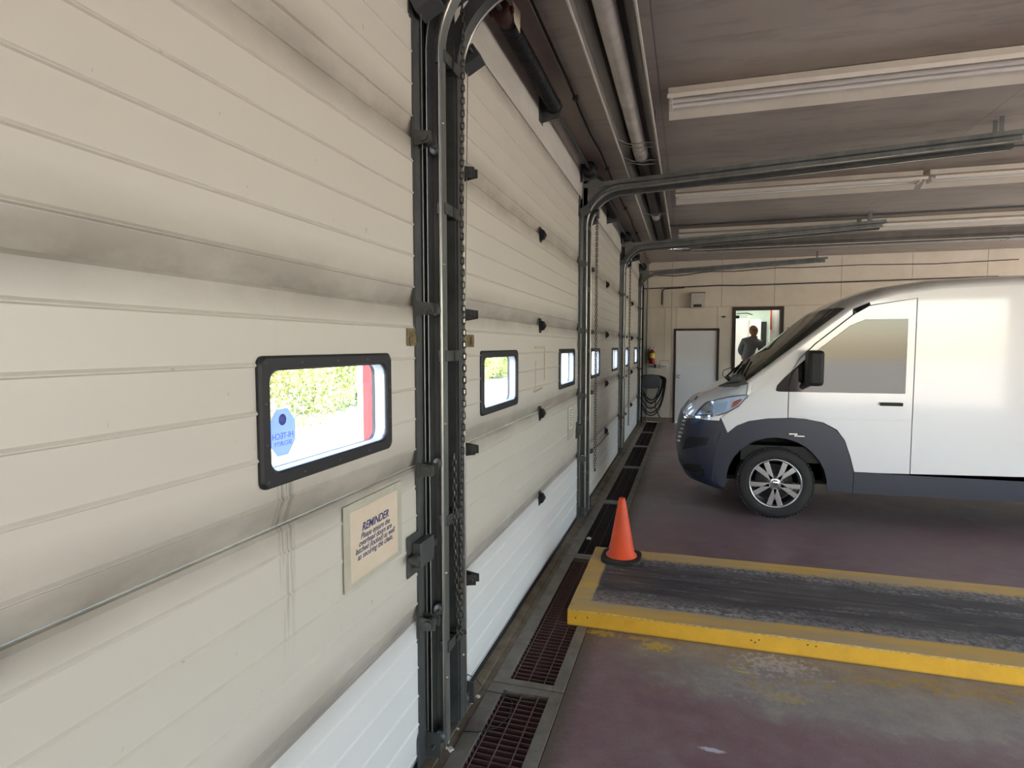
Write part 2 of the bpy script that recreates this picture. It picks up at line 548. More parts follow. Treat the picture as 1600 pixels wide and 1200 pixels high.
def obj(name, mb, m, parent=None, bevel=0, recalc=True, **kw):
    me = mb if isinstance(mb, bpy.types.Mesh) else mesh(name, mb, m, recalc=recalc)
    o = bpy.data.objects.new(name, me)
    link(o, parent)
    if bevel:
        md = o.modifiers.new('bevel', 'BEVEL')
        md.width = bevel
        md.segments = 2
        md.limit_method = 'ANGLE'
    for k, v in kw.items():
        o[k] = v
    return o


def tag(o, label, cat=None, group=None, kind=None):
    o['label'] = label
    if cat:
        o['category'] = cat
    if group:
        o['group'] = group
    if kind:
        o['kind'] = kind
    return o


def empty(name, loc, label=None, cat=None, group=None, kind=None):
    o = bpy.data.objects.new(name, None)
    o.empty_display_size = .1
    o.location = loc
    link(o)
    if label:
        tag(o, label, cat, group, kind)
    elif kind:
        o['kind'] = kind
    return o


def put(name, mb, m, root, bevel=0, **kw):
    """mesh given in world coordinates, parented under root (an unrotated Empty)"""
    loc = root.matrix_basis.translation.copy()
    p = root.parent
    while p is not None:
        loc += p.matrix_basis.translation
        p = p.parent
    mb.v = [(x - loc.x, y - loc.y, z - loc.z) for x, y, z in mb.v]
    return obj(name, mb, m, root, bevel, **kw)


def struct(name, mb, m, label=None, parent=None, bevel=0):
    o = obj(name, mb, m, parent, bevel)
    if parent is None:
        o['kind'] = 'structure'
        if label:
            o['label'] = label
    return o


def text(name, body, size, m, parent, loc, rot, shear=0, align='CENTER', ext=.0004, spacing=1.0, bold=0.0):
    c = bpy.data.curves.new(name, 'FONT')
    c.body = body
    c.size = size
    c.shear = shear
    c.align_x = align
    c.extrude = ext
    c.space_line = spacing
    c.materials.append(m)
    o = bpy.data.objects.new(name, c)
    o.location = loc
    c.offset = bold
    tmp = bpy.data.objects.new(name, c)
    col.objects.link(tmp)
    bpy.context.view_layer.update()
    me_ = bpy.data.meshes.new_from_object(tmp.evaluated_get(bpy.context.evaluated_depsgraph_get()))
    bpy.data.objects.remove(tmp)
    bpy.data.objects.remove(o)
    o = bpy.data.objects.new(name, me_)
    o.location = loc
    o.rotation_euler = rot
    if not me_.materials:
        me_.materials.append(m)
    link(o, parent)
    return o


# ------------------------------------------------------------------ layout numbers
PITCHY, DW = 3.44, 3.05
D0 = [-0.984 + PITCHY * k for k in range(-1, 4)]      # left edges of the bays: -1 (open) .. door_4
FARY, CEIL, RIGHTX, NEARY = 13.2, 3.46, 11.0, -8.6
JZ = [0.0, .60, 1.20, 1.81, 2.43, 3.05]

# ------------------------------------------------------------------ room shell
struct('floor', MB().box((.45, NEARY, -.3), (RIGHTX + .3, FARY + .15, 0)), M_FLOOR, 'maroon painted concrete floor, worn to bare grey near the slab')
struct('floor', MB().box((-.3, NEARY, -.3), (.085, FARY, 0)), M_CURB, 'narrow dirty concrete sill strip under the overhead doors')
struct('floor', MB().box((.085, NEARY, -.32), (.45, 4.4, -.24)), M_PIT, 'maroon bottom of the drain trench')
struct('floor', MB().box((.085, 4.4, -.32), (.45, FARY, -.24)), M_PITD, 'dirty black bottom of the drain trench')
cz = CEIL
ce = empty('ceiling', (0, 0, CEIL), 'smoke-stained grey sheet ceiling', kind='structure')
put('ceiling_backing', MB().box((-.3, NEARY, CEIL + .012), (RIGHTX + .3, FARY + .1, CEIL + .2)), M_TRIMC, ce)
xs = [-.3, .76] + [.76 + 2.44 * i for i in range(1, 5)] + [RIGHTX + .3]
ys = [NEARY] + [-7.76 + 1.22 * i for i in range(0, 18)]
ys = [y for y in ys if y < FARY - .1] + [FARY]
for i in range(len(xs) - 1):
    for j in range(len(ys) - 1):
        put('ceiling_panel', MB().box((xs[i] + .0015, ys[j] + .0015, CEIL), (xs[i + 1] - .0015, ys[j + 1] - .0015, CEIL + .011)), M_CEIL, ce)
# left wall
wl = empty('wall_left', (0, 0, 0), 'white header wall above the row of overhead doors', kind='structure')
put('header', MB().box((-.3, NEARY, 3.05), (0, FARY, CEIL + .1)), M_HEAD, wl)
edges = [NEARY, D0[0] - PITCHY, D0[0] - PITCHY + DW] + [e for k in range(5) for e in (D0[k], D0[k] + DW)] + [FARY]  # one more unseen bay opened to add daylight from behind
for k in range(0, len(edges), 2):
    a, b = edges[k], edges[k + 1]
    if a < b:
        put('pier', MB().box((-.28, a + .007, 0), (-.05, b - .007, 3.05)), M_LABELW, wl)
        put('jamb_plate', MB().box((-.05, a + .055, 0), (-.032, b - .055, 3.05)), M_DARKST, wl)
        put('red_trim_post', MB().box((-.25, a - .006, -.02), (-.186, b + .006, 3.05)), M_RED, wl, .006)
put('fascia', MB().box((-.34, NEARY, 3.06), (-.3, FARY, 4.0)), M_RED, wl)
struct('trim_1', MB().box((0, NEARY, 3.425), (.17, FARY, CEIL)), M_TRIMC, 'dark board where the door wall meets the ceiling')
# far wall with its two doorways
wf = empty('wall_far', (0, FARY, 0), 'cream panelled end wall behind the white van', kind='structure')
H1, H2 = (.74, 1.575, 1.985), (1.93, 2.80, 2.40)
STEP = .40


def wallpiece(x0, x1, z0, z1, name='wall_panel', m=M_WALL):
    return put(name, MB().box((x0 + .003, FARY - .012, z0 + .002), (x1 - .003, FARY, z1 - .002)), m, wf, .002)


for a, b, z0, z1 in [(-.3, H1[0], 0, CEIL), (H1[0], H1[1], H1[2], CEIL), (H1[1], H2[0], 0, CEIL), (H2[0], H2[1], H2[2], CEIL), (H2[0], H2[1], -.1, STEP), (H2[1], RIGHTX + .3, 0, CEIL)]:
    put('wall_backing', MB().box((a, FARY, z0), (b, FARY + .12, z1)), M_BASEB, wf)
seams = [0, .64, 1.65, 2.67, 3.89, 5.11, 6.33, 7.55, 8.77, 9.99, RIGHTX]
for i in range(len(seams) - 1):
    wallpiece(seams[i], seams[i + 1], 2.915, CEIL)
    wallpiece(seams[i], seams[i + 1], 2.487, 2.915)
for a, b, z0, z1 in [(0, .10, .1, 2.487), (.10, .64, .1, 2.487), (.64, H1[0], .1, 2.487), (H1[0], H1[1], H1[2], 2.487), (H1[1], H2[0], .1, 2.487), (H2[0], H2[1], H2[2], 2.487), (H2[1], 3.89, 0.1, 2.487)] + [(seams[i], seams[i + 1], .1, 2.487) for i in range(4, len(seams) - 1)]:
    wallpiece(a, b, z0, z1)
for a, b in ((0, H1[0] - .04), (H1[1] + .04, H2[0] - .07), (H2[1] + .07, RIGHTX)):
    struct('baseboard_far', MB().box((a, FARY - .02, 0), (b, FARY, .1)), M_BASEB, 'tan base strip along the end wall')
# right wall: bays standing open to daylight
wr = empty('wall_right', (RIGHTX, 0, 0), 'wall of open drive-through bays opposite the overhead doors', kind='structure')
put('header', MB().box((RIGHTX, NEARY, 3.05), (RIGHTX + .3, FARY, CEIL)), M_HEAD, wr)
for k in range(0, len(edges), 2):
    if edges[k] < edges[k + 1]:
        put('pier', MB().box((RIGHTX, edges[k], 0), (RIGHTX + .3, edges[k + 1], 3.05)), M_WALL, wr)
put('added_bay_door', MB().box((RIGHTX + .1, D0[0], 0), (RIGHTX + .14, D0[0] + DW, 3.05)), M_DOOR, wr)  # unseen bay shut to keep daylight off the nearest overhead door
struct('wall_near', MB().box((-.3, NEARY - .2, 0), (4.5, NEARY, CEIL)).box((10.0, NEARY - .2, 0), (RIGHTX + .3, NEARY, CEIL)).box((4.5, NEARY - .2, 3.05), (10.0, NEARY, CEIL)), M_WALL, 'unseen end wall, wide doorway added to let in daylight behind the camera')  # opening added in the unseen wall to light the room from behind
struct('ground', MB().box((-.3, -60, -.12), (RIGHTX + .3, NEARY - .2, -.03)), M_GROUND, 'sunlit pale concrete yard behind the camera')
# outdoors
struct('ground', MB().box((-70, -60, -.12), (-.3, 90, -.03)), M_GROUND, 'sunlit pale concrete yard beyond the overhead doors')
struct('ground', MB().box((RIGHTX + .3, -60, -.12), (70, 90, -.03)), M_GROUND, 'sunlit pale concrete yard beyond the open bays')

# ------------------------------------------------------------------ overhead doors
WIN = [(.286 - .0, .936), (2.148, 2.798)]            # frame outer y range on the door
WZ = (1.31, 1.636)
BRD = .037


def section_mb(h, holes):
    offs = [0, .03, .06]
    prof = [(0, -.022), (.03, -.012), (.062, 0)]
    g = [.068, .183, .298, .413, .528]
    for q in g:
        prof += [(q - .0045, 0), (q - .001, .0046), (q + .001, .0046), (q + .0075, .0)]
    prof += [(h - .012, 0), (h - .002, -.008)]
    if holes:
        for z in (WZ[0] + BRD - .006 - JZ[2], WZ[1] - BRD + .006 - JZ[2]):
            prof.append((z, 0.0))
        prof.sort()
    ysl = [0.0]
    for a, b in holes:
        ysl += [a + BRD - .006, b - BRD + .006]
    ysl.append(DW)
    ysl = sorted(set(ysl))
    hz = (WZ[0] + BRD - .006 - JZ[2], WZ[1] - BRD + .006 - JZ[2])
    V, Fs = [], []
    ny, nz = len(ysl), len(prof)
    for side in (0, 1):
        for y in ysl:
            for z, x in prof:
                V.append((x if side == 0 else -.030, y, z))
    idx = lambda s_, i, j: s_ * ny * nz + i * nz + j
    solid = {}
    for i in range(ny - 1):
        for j in range(nz - 1):
            ym, zm = (ysl[i] + ysl[i + 1]) / 2, (prof[j][0] + prof[j + 1][0]) / 2
            hole = any(a + BRD - .01 < ym < b - BRD + .01 for a, b in holes) and hz[0] < zm < hz[1]
            solid[i, j] = not hole
    for (i, j), s_ in solid.items():
        if not s_:
            continue
        Fs.append((idx(0, i, j), idx(0, i + 1, j), idx(0, i + 1, j + 1), idx(0, i, j + 1)))
        Fs.append((idx(1, i, j), idx(1, i, j + 1), idx(1, i + 1, j + 1), idx(1, i + 1, j)))
        for (di, dj, e) in ((-1, 0, ((i, j), (i, j + 1))), (1, 0, ((i + 1, j), (i + 1, j + 1))), (0, -1, ((i, j), (i + 1, j))), (0, 1, ((i, j + 1), (i + 1, j + 1)))):
            if not solid.get((i + di, j + dj), False):
                (a, b), (c, d_) = e
                Fs.append((idx(0, a, b), idx(0, c, d_), idx(1, c, d_), idx(1, a, b)))
    return MB().add(V, Fs)


def rrect(y0, y1, z0, z1, r, n=5):
    out = []
    for cy, cz_, a0 in ((y1 - r, z1 - r, 0), (y0 + r, z1 - r, 90), (y0 + r, z0 + r, 180), (y1 - r, z0 + r, 270)):
        for i in range(n + 1):
            a = math.radians(a0 + 90 * i / n)
            out.append((cy + r * math.cos(a), cz_ + r * math.sin(a)))
    return out


def ring_mb(o_, i_, x0, x1):
    """flat ring between outer loop and inner loop, x0 (wall side) to x1 (room side) with a softened rim"""
    k = len(o_)
    cy = sum(p[0] for p in o_) / k
    cz_ = sum(p[1] for p in o_) / k
    sh = lambda p, q: (p[0] + (cy - p[0]) / abs(cy - p[0] + 1e-9) * q, p[1] + (cz_ - p[1]) / abs(cz_ - p[1] + 1e-9) * q)
    loops = [[(x0, *p) for p in o_], [(x1 - .006, *p) for p in o_], [(x1, *sh(p, .006)) for p in o_], [(x1, *sh(p, -.005)) for p in i_], [(x1 - .005, *p) for p in i_], [(x0, *p) for p in i_]]
    V = [p for L in loops for p in L]
    F = []
    for a in range(len(loops)):
        b = (a + 1) % len(loops)
        for j in range(k):
            F.append((a * k + j, a * k + (j + 1) % k, b * k + (j + 1) % k, b * k + j))
    return MB().add(V, F)


SEC = {}
for i in range(5):
    SEC[i] = mesh('door_section', section_mb(JZ[i + 1] - JZ[i], WIN if i == 2 else []), M_DOORL if i == 0 else M_DOOR)
wo_, wi_ = rrect(0, .65, 0, .326, .022), rrect(BRD, .65 - BRD, BRD, .326 - BRD, .034)
ME_FRAME = mesh('window_frame', ring_mb(wo_, wi_, 0, .014), M_PLAST)
ME_FRAMEX = mesh('window_frame', ring_mb(wo_, wi_, -.044, -.030), M_PLAST)
k_ = len(wi_)
lin_o = rrect(BRD - .004, .65 - BRD + .004, BRD - .004, .326 - BRD + .004, .036)
ME_LINER = mesh('window_liner', MB().add([(x, *p) for x in (.004, -.032) for p in wi_] + [(x, *p) for x in (.004, -.032) for p in lin_o],
                [(j, (j + 1) % k_, k_ + (j + 1) % k_, k_ + j) for j in range(k_)] + [(2 * k_ + j, 2 * k_ + (j + 1) % k_, 3 * k_ + (j + 1) % k_, 3 * k_ + j) for j in range(k_)]), M_REVEAL)
ME_PANE = mesh('glass_pane', MB().box((-.024, BRD - .003, BRD - .003), (-.020, .65 - BRD + .003, .326 - BRD + .003)), M_GLASSW)
ME_SCREW = mesh('screw', MB().lathe([(0, .0165), (.003, .016), (.0042, .0145), (.0042, .012)], (0, 0, 0), 'x', 8), M_BRK)


def hinge_mb(end):
    m = MB()
    if end:                                                     # tapered roller hinge with its roller stem reaching the track
        m.prism([(-.03, -.075), (.028, -.06), (.028, .06), (-.03, .075)], 'x', .0, .004)
        m.prism([(0, -.03), (.075, -.018), (.075, .018), (0, .03)], 'y', -.024, -.020)
        m.prism([(0, -.03), (.075, -.018), (.075, .018), (0, .03)], 'y', .020, .024)
        m.tube([(.045, -.035, 0), (.045, .03, 0)], .018, 10)
        m.tube([(.03, -.02, 0), (.03, .12, 0)], .0055, 6)
        m.lathe([(0, .106), (.02, .106), (.023, .11), (.023, .124), (.02, .128), (0, .128)], (.03, 0, 0), 'y', 12)
    else:
        m.prism([(-.026, -.05), (.026, -.05), (.04, -.01), (.026, .05), (-.026, .05), (-.04, .012)], 'x', 0, .004)
        m.prism([(.004, -.036), (.026, -.030), (.042, 0), (.026, .030), (.004, .036)], 'y', -.022, .022)
        m.tube([(.024, -.034, 0), (.024, .034, 0)], .012, 8)
    return m


ME_HE = mesh('roller_hinge', hinge_mb(True), M_BRK)
hl = hinge_mb(True)
hl.v = [(x, -y, z) for x, y, z in hl.v]
ME_HEL = mesh('roller_hinge', hl, M_BRK)
ME_HC = mesh('centre_hinge', hinge_mb(False), M_BLACK)
ME_STILE = mesh('end_stile', MB().box((-.002, 0, .012), (.008, .05, 3.04)), M_STILE)
ordn = {1: 'with the octagonal window sticker and the taped notice', 2: 'second from the camera, behind the hoist chain', 3: 'third from the camera, with a rope on its middle hinges', 4: 'farthest, beside the end wall'}
DOORS = {}
for n_ in (1, 2, 3, 4):
    y0 = D0[n_]
    d = empty('door_%d' % n_, (0, y0, 0), 'white ribbed sectional overhead door, ' + ordn[n_], kind='structure')
    DOORS[n_] = d
    for i in range(5):
        s_ = obj('door_section', SEC[i], None, d)
        s_.location = (0, 0, JZ[i])
        if i == 2:
            for a, b in WIN:
                fr = obj('window_frame', ME_FRAME, None, s_)
                fr.location = (0, a, WZ[0] - JZ[2])
                for nm, me_ in (('window_frame', ME_FRAMEX), ('window_liner', ME_LINER), ('glass_pane', ME_PANE)):
                    q = obj(nm, me_, None, s_)
                    q.location = fr.location
                if n_ < 3:
                    sp = [(u, v) for u in (.02, .16, .325, .49, .63) for v in (.018, .308)] + [(u, v) for u in (.018, .632) for v in (.11, .21)]
                    for u, v in sp:
                        q = obj('screw', ME_SCREW, None, s_)
                        q.location = (0, a + u, WZ[0] - JZ[2] + v)
    for yy in (.0, DW - .05):
        q = obj('end_stile', ME_STILE, None, d)
        q.location = (0, yy, 0)
    for i in range(1, 5):
        for yy, me_ in ((.03, ME_HEL), (DW - .03, ME_HE)):
            q = obj('roller_hinge', me_, None, d)
            q.location = (0.002, yy, JZ[i] - .01)
        q = obj('centre_hinge', ME_HC, None, d)
        q.location = (.0, DW / 2, JZ[i] - .01)
    # top and bottom fixtures
    for s_, yy in ((-1, .03), (1, DW - .03)):
        m = MB().prism([(-.045, 2.84), (.045, 2.84), (.045, 3.0), (-.045, 3.0)], 'x', 0, .005)
        m.box((.01, -.045, 2.87), (.10, .045, 2.93), Matrix.Rotation(math.radians(-28), 3, 'Y'))
        m.tube([(.08, -.05, 2.91), (.08, s_ * .09, 2.91)], .006, 6)
        m.v = [(x, y + yy, z) for x, y, z in m.v]
        obj('top_bracket', m, M_STILE, d)
        m = MB().prism([(-.04, .01), (.04, .01), (.04, .13), (0, .19), (-.04, .13)], 'x', .003, .007)
        m.box((.005, s_ * .035 - .003, .02), (.07, s_ * .035 + .003, .12))
        m.tube([(.045, 0, .07), (.045, s_ * .10, .07)], .0055, 6)
        m.lathe([(0, -.012), (.022, -.012), (.022, .012), (0, .012)], (.045, s_ * .09, .07), 'y', 12)
        m.v = [(x, y + yy, z) for x, y, z in m.v]
        obj('bottom_bracket', m, M_STILE, d)
    obj('bottom_seal', MB().box((-.028, 0.01, -.004), (-.004, DW - .01, .012)), M_RUB, d)

# ------------------------------------------------------------------ tracks, springs, jamb angles
R_ = .34
Z1 = 2.79
path = [(.03, .015), (.03, .6), (.03, 1.2), (.03, 1.8), (.03, 2.4)]
SL = math.radians(2.6)
for i in range(13):
    a = (PI / 2 - SL) * i / 12
    path.append((.03 + R_ - R_ * math.cos(a), Z1 + R_ * math.sin(a)))
ex, ez = path[-1]
for t_ in (.6, 1.4, 2.3, 3.1):
    path.append((ex + t_ * math.cos(SL), ez + t_ * math.sin(SL)))


def track(n_, side):
    """side=+1: the track at the far edge of the door (its groove opens back towards it)"""
    y0 = D0[n_] + (DW + .07 if side > 0 else -.075)
    nm = {1: 'nearest', 2: 'second', 3: 'third', 4: 'farthest'}[n_]
    t = empty('door_track', (0, y0, 0), 'curved steel roller track at the %s edge of the %s overhead door' % ('far' if side > 0 else 'near', nm), 'track', 'overhead door tracks')
    s = side
    C = [(-.028, 0), (-.028, .062), (.028, .062), (.028, 0), (.025, 0), (.025, .059), (-.025, .059), (-.025, 0)]
    prof = [(q, s * y) for q, y in C]
    put('channel', MB().sweep(path, prof, y0), M_STEEL if side > 0 else M_DARKST, t)
    put('rolled_lip', MB().tube([(px + (.028 if i < 5 else 0.028 * math.cos(min(1, (i - 5) / 12) * (PI / 2 - SL))), y0 + s * .002, pz - (0 if i < 5 else .028 * math.sin(min(1, (i - 5) / 12) * (PI / 2 - SL)))) for i, (px, pz) in enumerate(path)], .0058, 6), M_LIP, t)
    # jamb angle screwed to the wall behind the channel
    m = MB().box((-.032, y0 + s * .066, 0.0), (.05, y0 + s * .072, 3.32))
    m.box((-.032, y0 + s * .066, 0), (-.026, y0 + s * .125, 3.32))
    put('jamb_angle', m, M_DARKST, t)
    for z in (.42, .95, 1.62, 2.2, 2.78):
        if n_ > 2 and z in (.95, 2.2):
            continue
        put('track_bracket', MB().box((.022, y0 + s * .04, z - .022), (.064, y0 + s * .12, z + .022)).box((-.03, y0 + s * .112, z - .022), (.064, y0 + s * .12, z + .022)), M_BRK, t, .002)
    for z in (.30, .74, 1.35, 1.98, 2.52):
        put('bolt', MB().lathe([(0, .012), (.007, .010), (.008, 0)], (.0, 0, 0), 'x', 8) if False else MB().lathe([(0, .064), (.006, .063), (.008, .058)], (0, y0 + s * .03, z), 'x', 8), M_LIP, t)
    # header flag plate and horizontal reinforcing angle
    put('flag_plate', MB().prism([(-.02, 2.93), (.05, 2.88), (.05, 3.02), (.20, 3.10), (.20, 3.19), (-.02, 3.33)], 'y', y0 + s * .066, y0 + s * .071), M_STEEL, t)
    m = MB()
    A, B = (.0, 3.148), (3.5, 3.148 + 3.5 * math.tan(SL))
    m.prism([(A[0], A[1]), (B[0], B[1]), (B[0], B[1] + .042), (A[0], A[1] + .042)], 'y', y0 + s * .064, y0 + s * .068)
    m.add([(A[0], y0 + s * .068, A[1] + .042), (B[0], y0 + s * .068, B[1] + .042), (B[0], y0 + s * .115, B[1] + .042), (A[0], y0 + s * .115, A[1] + .042),
           (A[0], y0 + s * .068, A[1] + .038), (B[0], y0 + s * .068, B[1] + .038), (B[0], y0 + s * .115, B[1] + .038), (A[0], y0 + s * .115, A[1] + .038)],
          [(0, 1, 2, 3), (4, 7, 6, 5), (3, 2, 6, 7), (0, 4, 5, 1)])
    put('reinforcing_angle', m, M_STEEL, t)
    put('hanger', MB().box((3.3, y0 + s * .066, 3.3), (3.33, y0 + s * .07, CEIL)), M_STEEL, t)
    return t


for n_ in (1, 2, 3, 4):
    for s in (-1, 1):
        track(n_, s)

SX, SZ = .095, 3.265


def shaft(n_):
    y0 = D0[n_]
    yc = y0 + DW / 2
    where = {1: 'nearest', 2: 'second', 3: 'third', 4: 'farthest'}[n_]
    t = empty('torsion_spring', (SX, yc, SZ), 'black torsion spring and shaft on the header above the %s overhead door' % where, 'door spring', 'torsion springs above the doors')
    put('shaft', MB().tube([(SX, y0 - .06, SZ), (SX, y0 + DW + .06, SZ)], .0125, 10), M_DARKST, t)
    for a, b in ((y0 + .42, yc - .03),):
        m = MB()
        pts = []
        n = 90
        turns = 46
        m.tube([(SX, a, SZ), (SX, b, SZ)], .037, 14)
        hel = [(SX + .040 * math.cos(2 * PI * turns * i / 736), a + (b - a) * i / 736, SZ + .040 * math.sin(2 * PI * turns * i / 736)) for i in range(737)]
        m.tube(hel, .0075, 5)
        put('coil', m, M_BLACK, t)
        put('winding_cone', MB().lathe([(.015, -.10), (.045, -.10), (.048, -.03), (.04, .03), (.015, .03)], (SX, a, SZ), 'y', 12).box((SX - .06, a - .085, SZ - .012), (SX + .06, a - .06, SZ + .012)), M_RUST, t)
        put('paper_tag', MB().add([(SX + .052, a - .06, SZ + .05), (SX + .066, a + .03, SZ + .04), (SX + .058, a + .05, SZ - .05), (SX + .05, a - .02, SZ - .03),
                                   (SX + .05, a - .06, SZ + .05), (SX + .064, a + .03, SZ + .04), (SX + .056, a + .05, SZ - .05), (SX + .048, a - .02, SZ - .03)],
                                  [(0, 1, 2, 3), (4, 7, 6, 5), (0, 4, 5, 1), (1, 5, 6, 2), (2, 6, 7, 3), (3, 7, 4, 0)]), M_CREAM, t)
        put('stationary_cone', MB().lathe([(.015, -.03), (.05, -.02), (.05, .02), (.015, .03)], (SX, b, SZ), 'y', 12), M_BLACK, t)
    put('centre_bracket', MB().prism([(0, SZ - .10), (.13, SZ - .075), (.15, SZ), (.10, SZ + .06), (0, SZ + .09)], 'y', yc, yc + .006).box((0, yc - .05, SZ - .1), (.005, yc + .05, SZ + .09)), M_BRK, t)
    for yy in (y0 + .05, y0 + DW - .05):
        put('cable_drum', MB().lathe([(.02, -.04), (.062, -.04), (.066, -.034), (.05, -.03), (.05, .025), (.068, .03), (.068, .04), (.03, .04), (.03, .055), (.012, .055)], (SX, yy, SZ), 'y', 20), M_BLACK, t)
        put('end_bearing', MB().prism([(0, SZ - .09), (.15, SZ - .06), (.16, SZ + .03), (.10, SZ + .07), (0, SZ + .08)], 'y', yy + (.075 if yy > yc else -.08), yy + (.08 if yy > yc else -.075)).lathe([(.0, -.1), (.03, -.1), (.03, .1), (0, .1)], (SX, yy + (.078 if yy > yc else -.078), SZ), 'y', 10) if False else
            MB().prism([(0, SZ - .09), (.15, SZ - .06), (.16, SZ + .03), (.10, SZ + .07), (0, SZ + .08)], 'y', yy + (.075 if yy > yc else -.08), yy + (.08 if yy > yc else -.075)), M_DARKST, t)
        sg = 1 if yy > yc else -1
        put('lift_cable', MB().tube([(SX - .055, yy, SZ - .02), (.012, yy + sg * .065, .10)], .0022, 5), M_WIRE, t)
    return t


for n_ in (1, 2, 3, 4):
    shaft(n_)

# hoist chains
LK = MB().tube([(0, math.cos(a) * .0072, math.sin(a) * .0068 + (.0085 if math.sin(a) > 0 else -.0085)) for a in [2 * PI * (i + .5) / 10 for i in range(10)]], .0028, 5, close=True)
ME_LK = mesh('chain_link', LK, M_CHAIN)


def chain_pts(x, ya, yb, ztop_a, ztop_b, zb, step=.0245):
    """two strands hanging from ztop and joined in a loop at the bottom"""
    r = abs(yb - ya) / 2
    pts = []
    z = ztop_b
    while z > zb + r:
        pts.append((x, yb, z, 0))
        z -= step
    n = max(2, int(PI * r / step))
    for i in range(1, n):
        a = PI * i / n
        pts.append((x, (ya + yb) / 2 + (yb - ya) / 2 * math.cos(a), zb + r - r * 1.25 * math.sin(a), math.atan2(math.cos(a), math.sin(a)) + PI / 2))
    z = zb + r
    while z < ztop_a:
        pts.append((x, ya, z, 0))
        z += step
    return pts


ch = empty('hoist_chain', (.092, 2.31, 3.2), 'looped steel hoist chain hanging in front of the nearest door post', 'chain', 'door hoist chains')
cp = chain_pts(.0, -.085, .0, 1.25, 0.0, 0)
CHX, CHY = .092, 2.285
pts = chain_pts(CHX, CHY - .115, CHY, 1.22, 3.16, .47)
for i, (x, y, z, a) in enumerate(pts):
    q = obj('chain_link', ME_LK, None, ch)
    wob = .004 * math.sin(z * 5)
    q.location = (x - .092 + wob + .03 * (0 if z > 1.3 else (1.3 - z) * .1), y - 2.31 + (0 if z > 1.5 else (-.045 if y > CHY - .05 else .03) * (1.5 - z) / .95), z - 3.2)
    q.rotation_euler = (a, 0, (PI / 2 if i % 2 else 0.15))
obj('chain_wheel', MB().lathe([(.01, -.012), (.05, -.012), (.042, 0), (.05, .012), (.01, .012)], (-.0, .0, .0), 'x', 16), M_BRK, ch)


def small_chain(x, y, zt, zb, w, label):
    m = MB()
    for i, (cx, cy, cz_, a) in enumerate(chain_pts(x, y - w, y, zt - .02, zt, zb, .026)):
        rot = Matrix.Rotation(PI / 2 if i % 2 else .1, 3, 'Z')
        rx = Matrix.Rotation(a, 3, 'X')
        v = [tuple(Vector((cx, cy, cz_)) + rx @ (rot @ Vector(p))) for p in LK.v]
        m.add(v, LK.f, True)
    root = empty('hoist_chain', (x, y, zt), label, 'chain', 'door hoist chains')
    put('chain_links', m, M_CHAIN, root)['kind'] = 'stuff'
    put('chain_wheel', MB().lathe([(.01, -.012), (.05, -.012), (.042, 0), (.05, .012), (.01, .012)], (x, y, zt), 'x', 16), M_BRK, root)


small_chain(.135, 5.72, 2.92, .45, .07, 'steel hoist chain hanging by the post between second and third doors')
small_chain(.125, 9.25, 2.92, .45, .10, 'thin hoist chain loop by the post between third and farthest doors')

# slide lock plates at the far edges of the first two doors
for n_, nm in ((1, 'nearest door'), (2, 'second door')):
    y0 = D0[n_] + DW - .135
    t = empty('slide_lock', (.01, y0 + .06, .89), 'grey steel slide lock on the far edge of the %s' % nm, 'lock', 'slide locks on the doors')
    put('plate', MB().box((.004, y0 - .005, .80), (.009, y0 + .10, .955)), M_BRK, t, .001)
    put('housing', MB().box((.009, y0 + .03, .83), (.045, y0 + .15, .925)), M_STILE, t, .003)
    put('latch_bolt', MB().box((.018, y0 + .14, .865), (.034, y0 + .205, .89)), M_LIP, t, .002)
    put('knob', MB().tube([(.03, y0 - .012, .877), (.055, y0 - .012, .877)], .016, 10).box((.018, y0 - .02, .868), (.03, y0 + .04, .886)), M_BRK, t)

# ------------------------------------------------------------------ notices and stickers on the doors
t = empty('taped_notice', (.004, 1.70, 1.04), 'yellowed paper REMINDER notice taped below the nearest door window', 'sign')
TY0, TY1, TZ0, TZ1 = 1.512, 1.885, .912, 1.178
for a, b in (((.005, TY0, TZ1 - .035), (.0062, TY1, TZ1)), ((.005, TY0, TZ0), (.0062, TY1, TZ0 + .028)), ((.0055, TY0, TZ0), (.0068, TY0 + .045, TZ1)), ((.0055, TY1 - .04, TZ0), (.0068, TY1, TZ1))):
    put('tape_strip', MB().box(a, b), M_TAPE, t)
put('paper', MB().box((.0045, 1.548, .93), (.0072, 1.852, 1.152)), M_PAPER, t)
rot = (PI / 2, 0, PI / 2)
text('lettering', 'REMINDER', .036, M_INK, t, (.0036, 0.0, .036), rot, .3, ext=.0003, bold=.0007)
text('lettering', 'Please ensure the\noverhead doors are\nlatched (locked) as well\nas securing the chain.', .0265, M_INK, t, (.0036, .0, .012), rot, .35, ext=.0003, spacing=.78, bold=.0002)

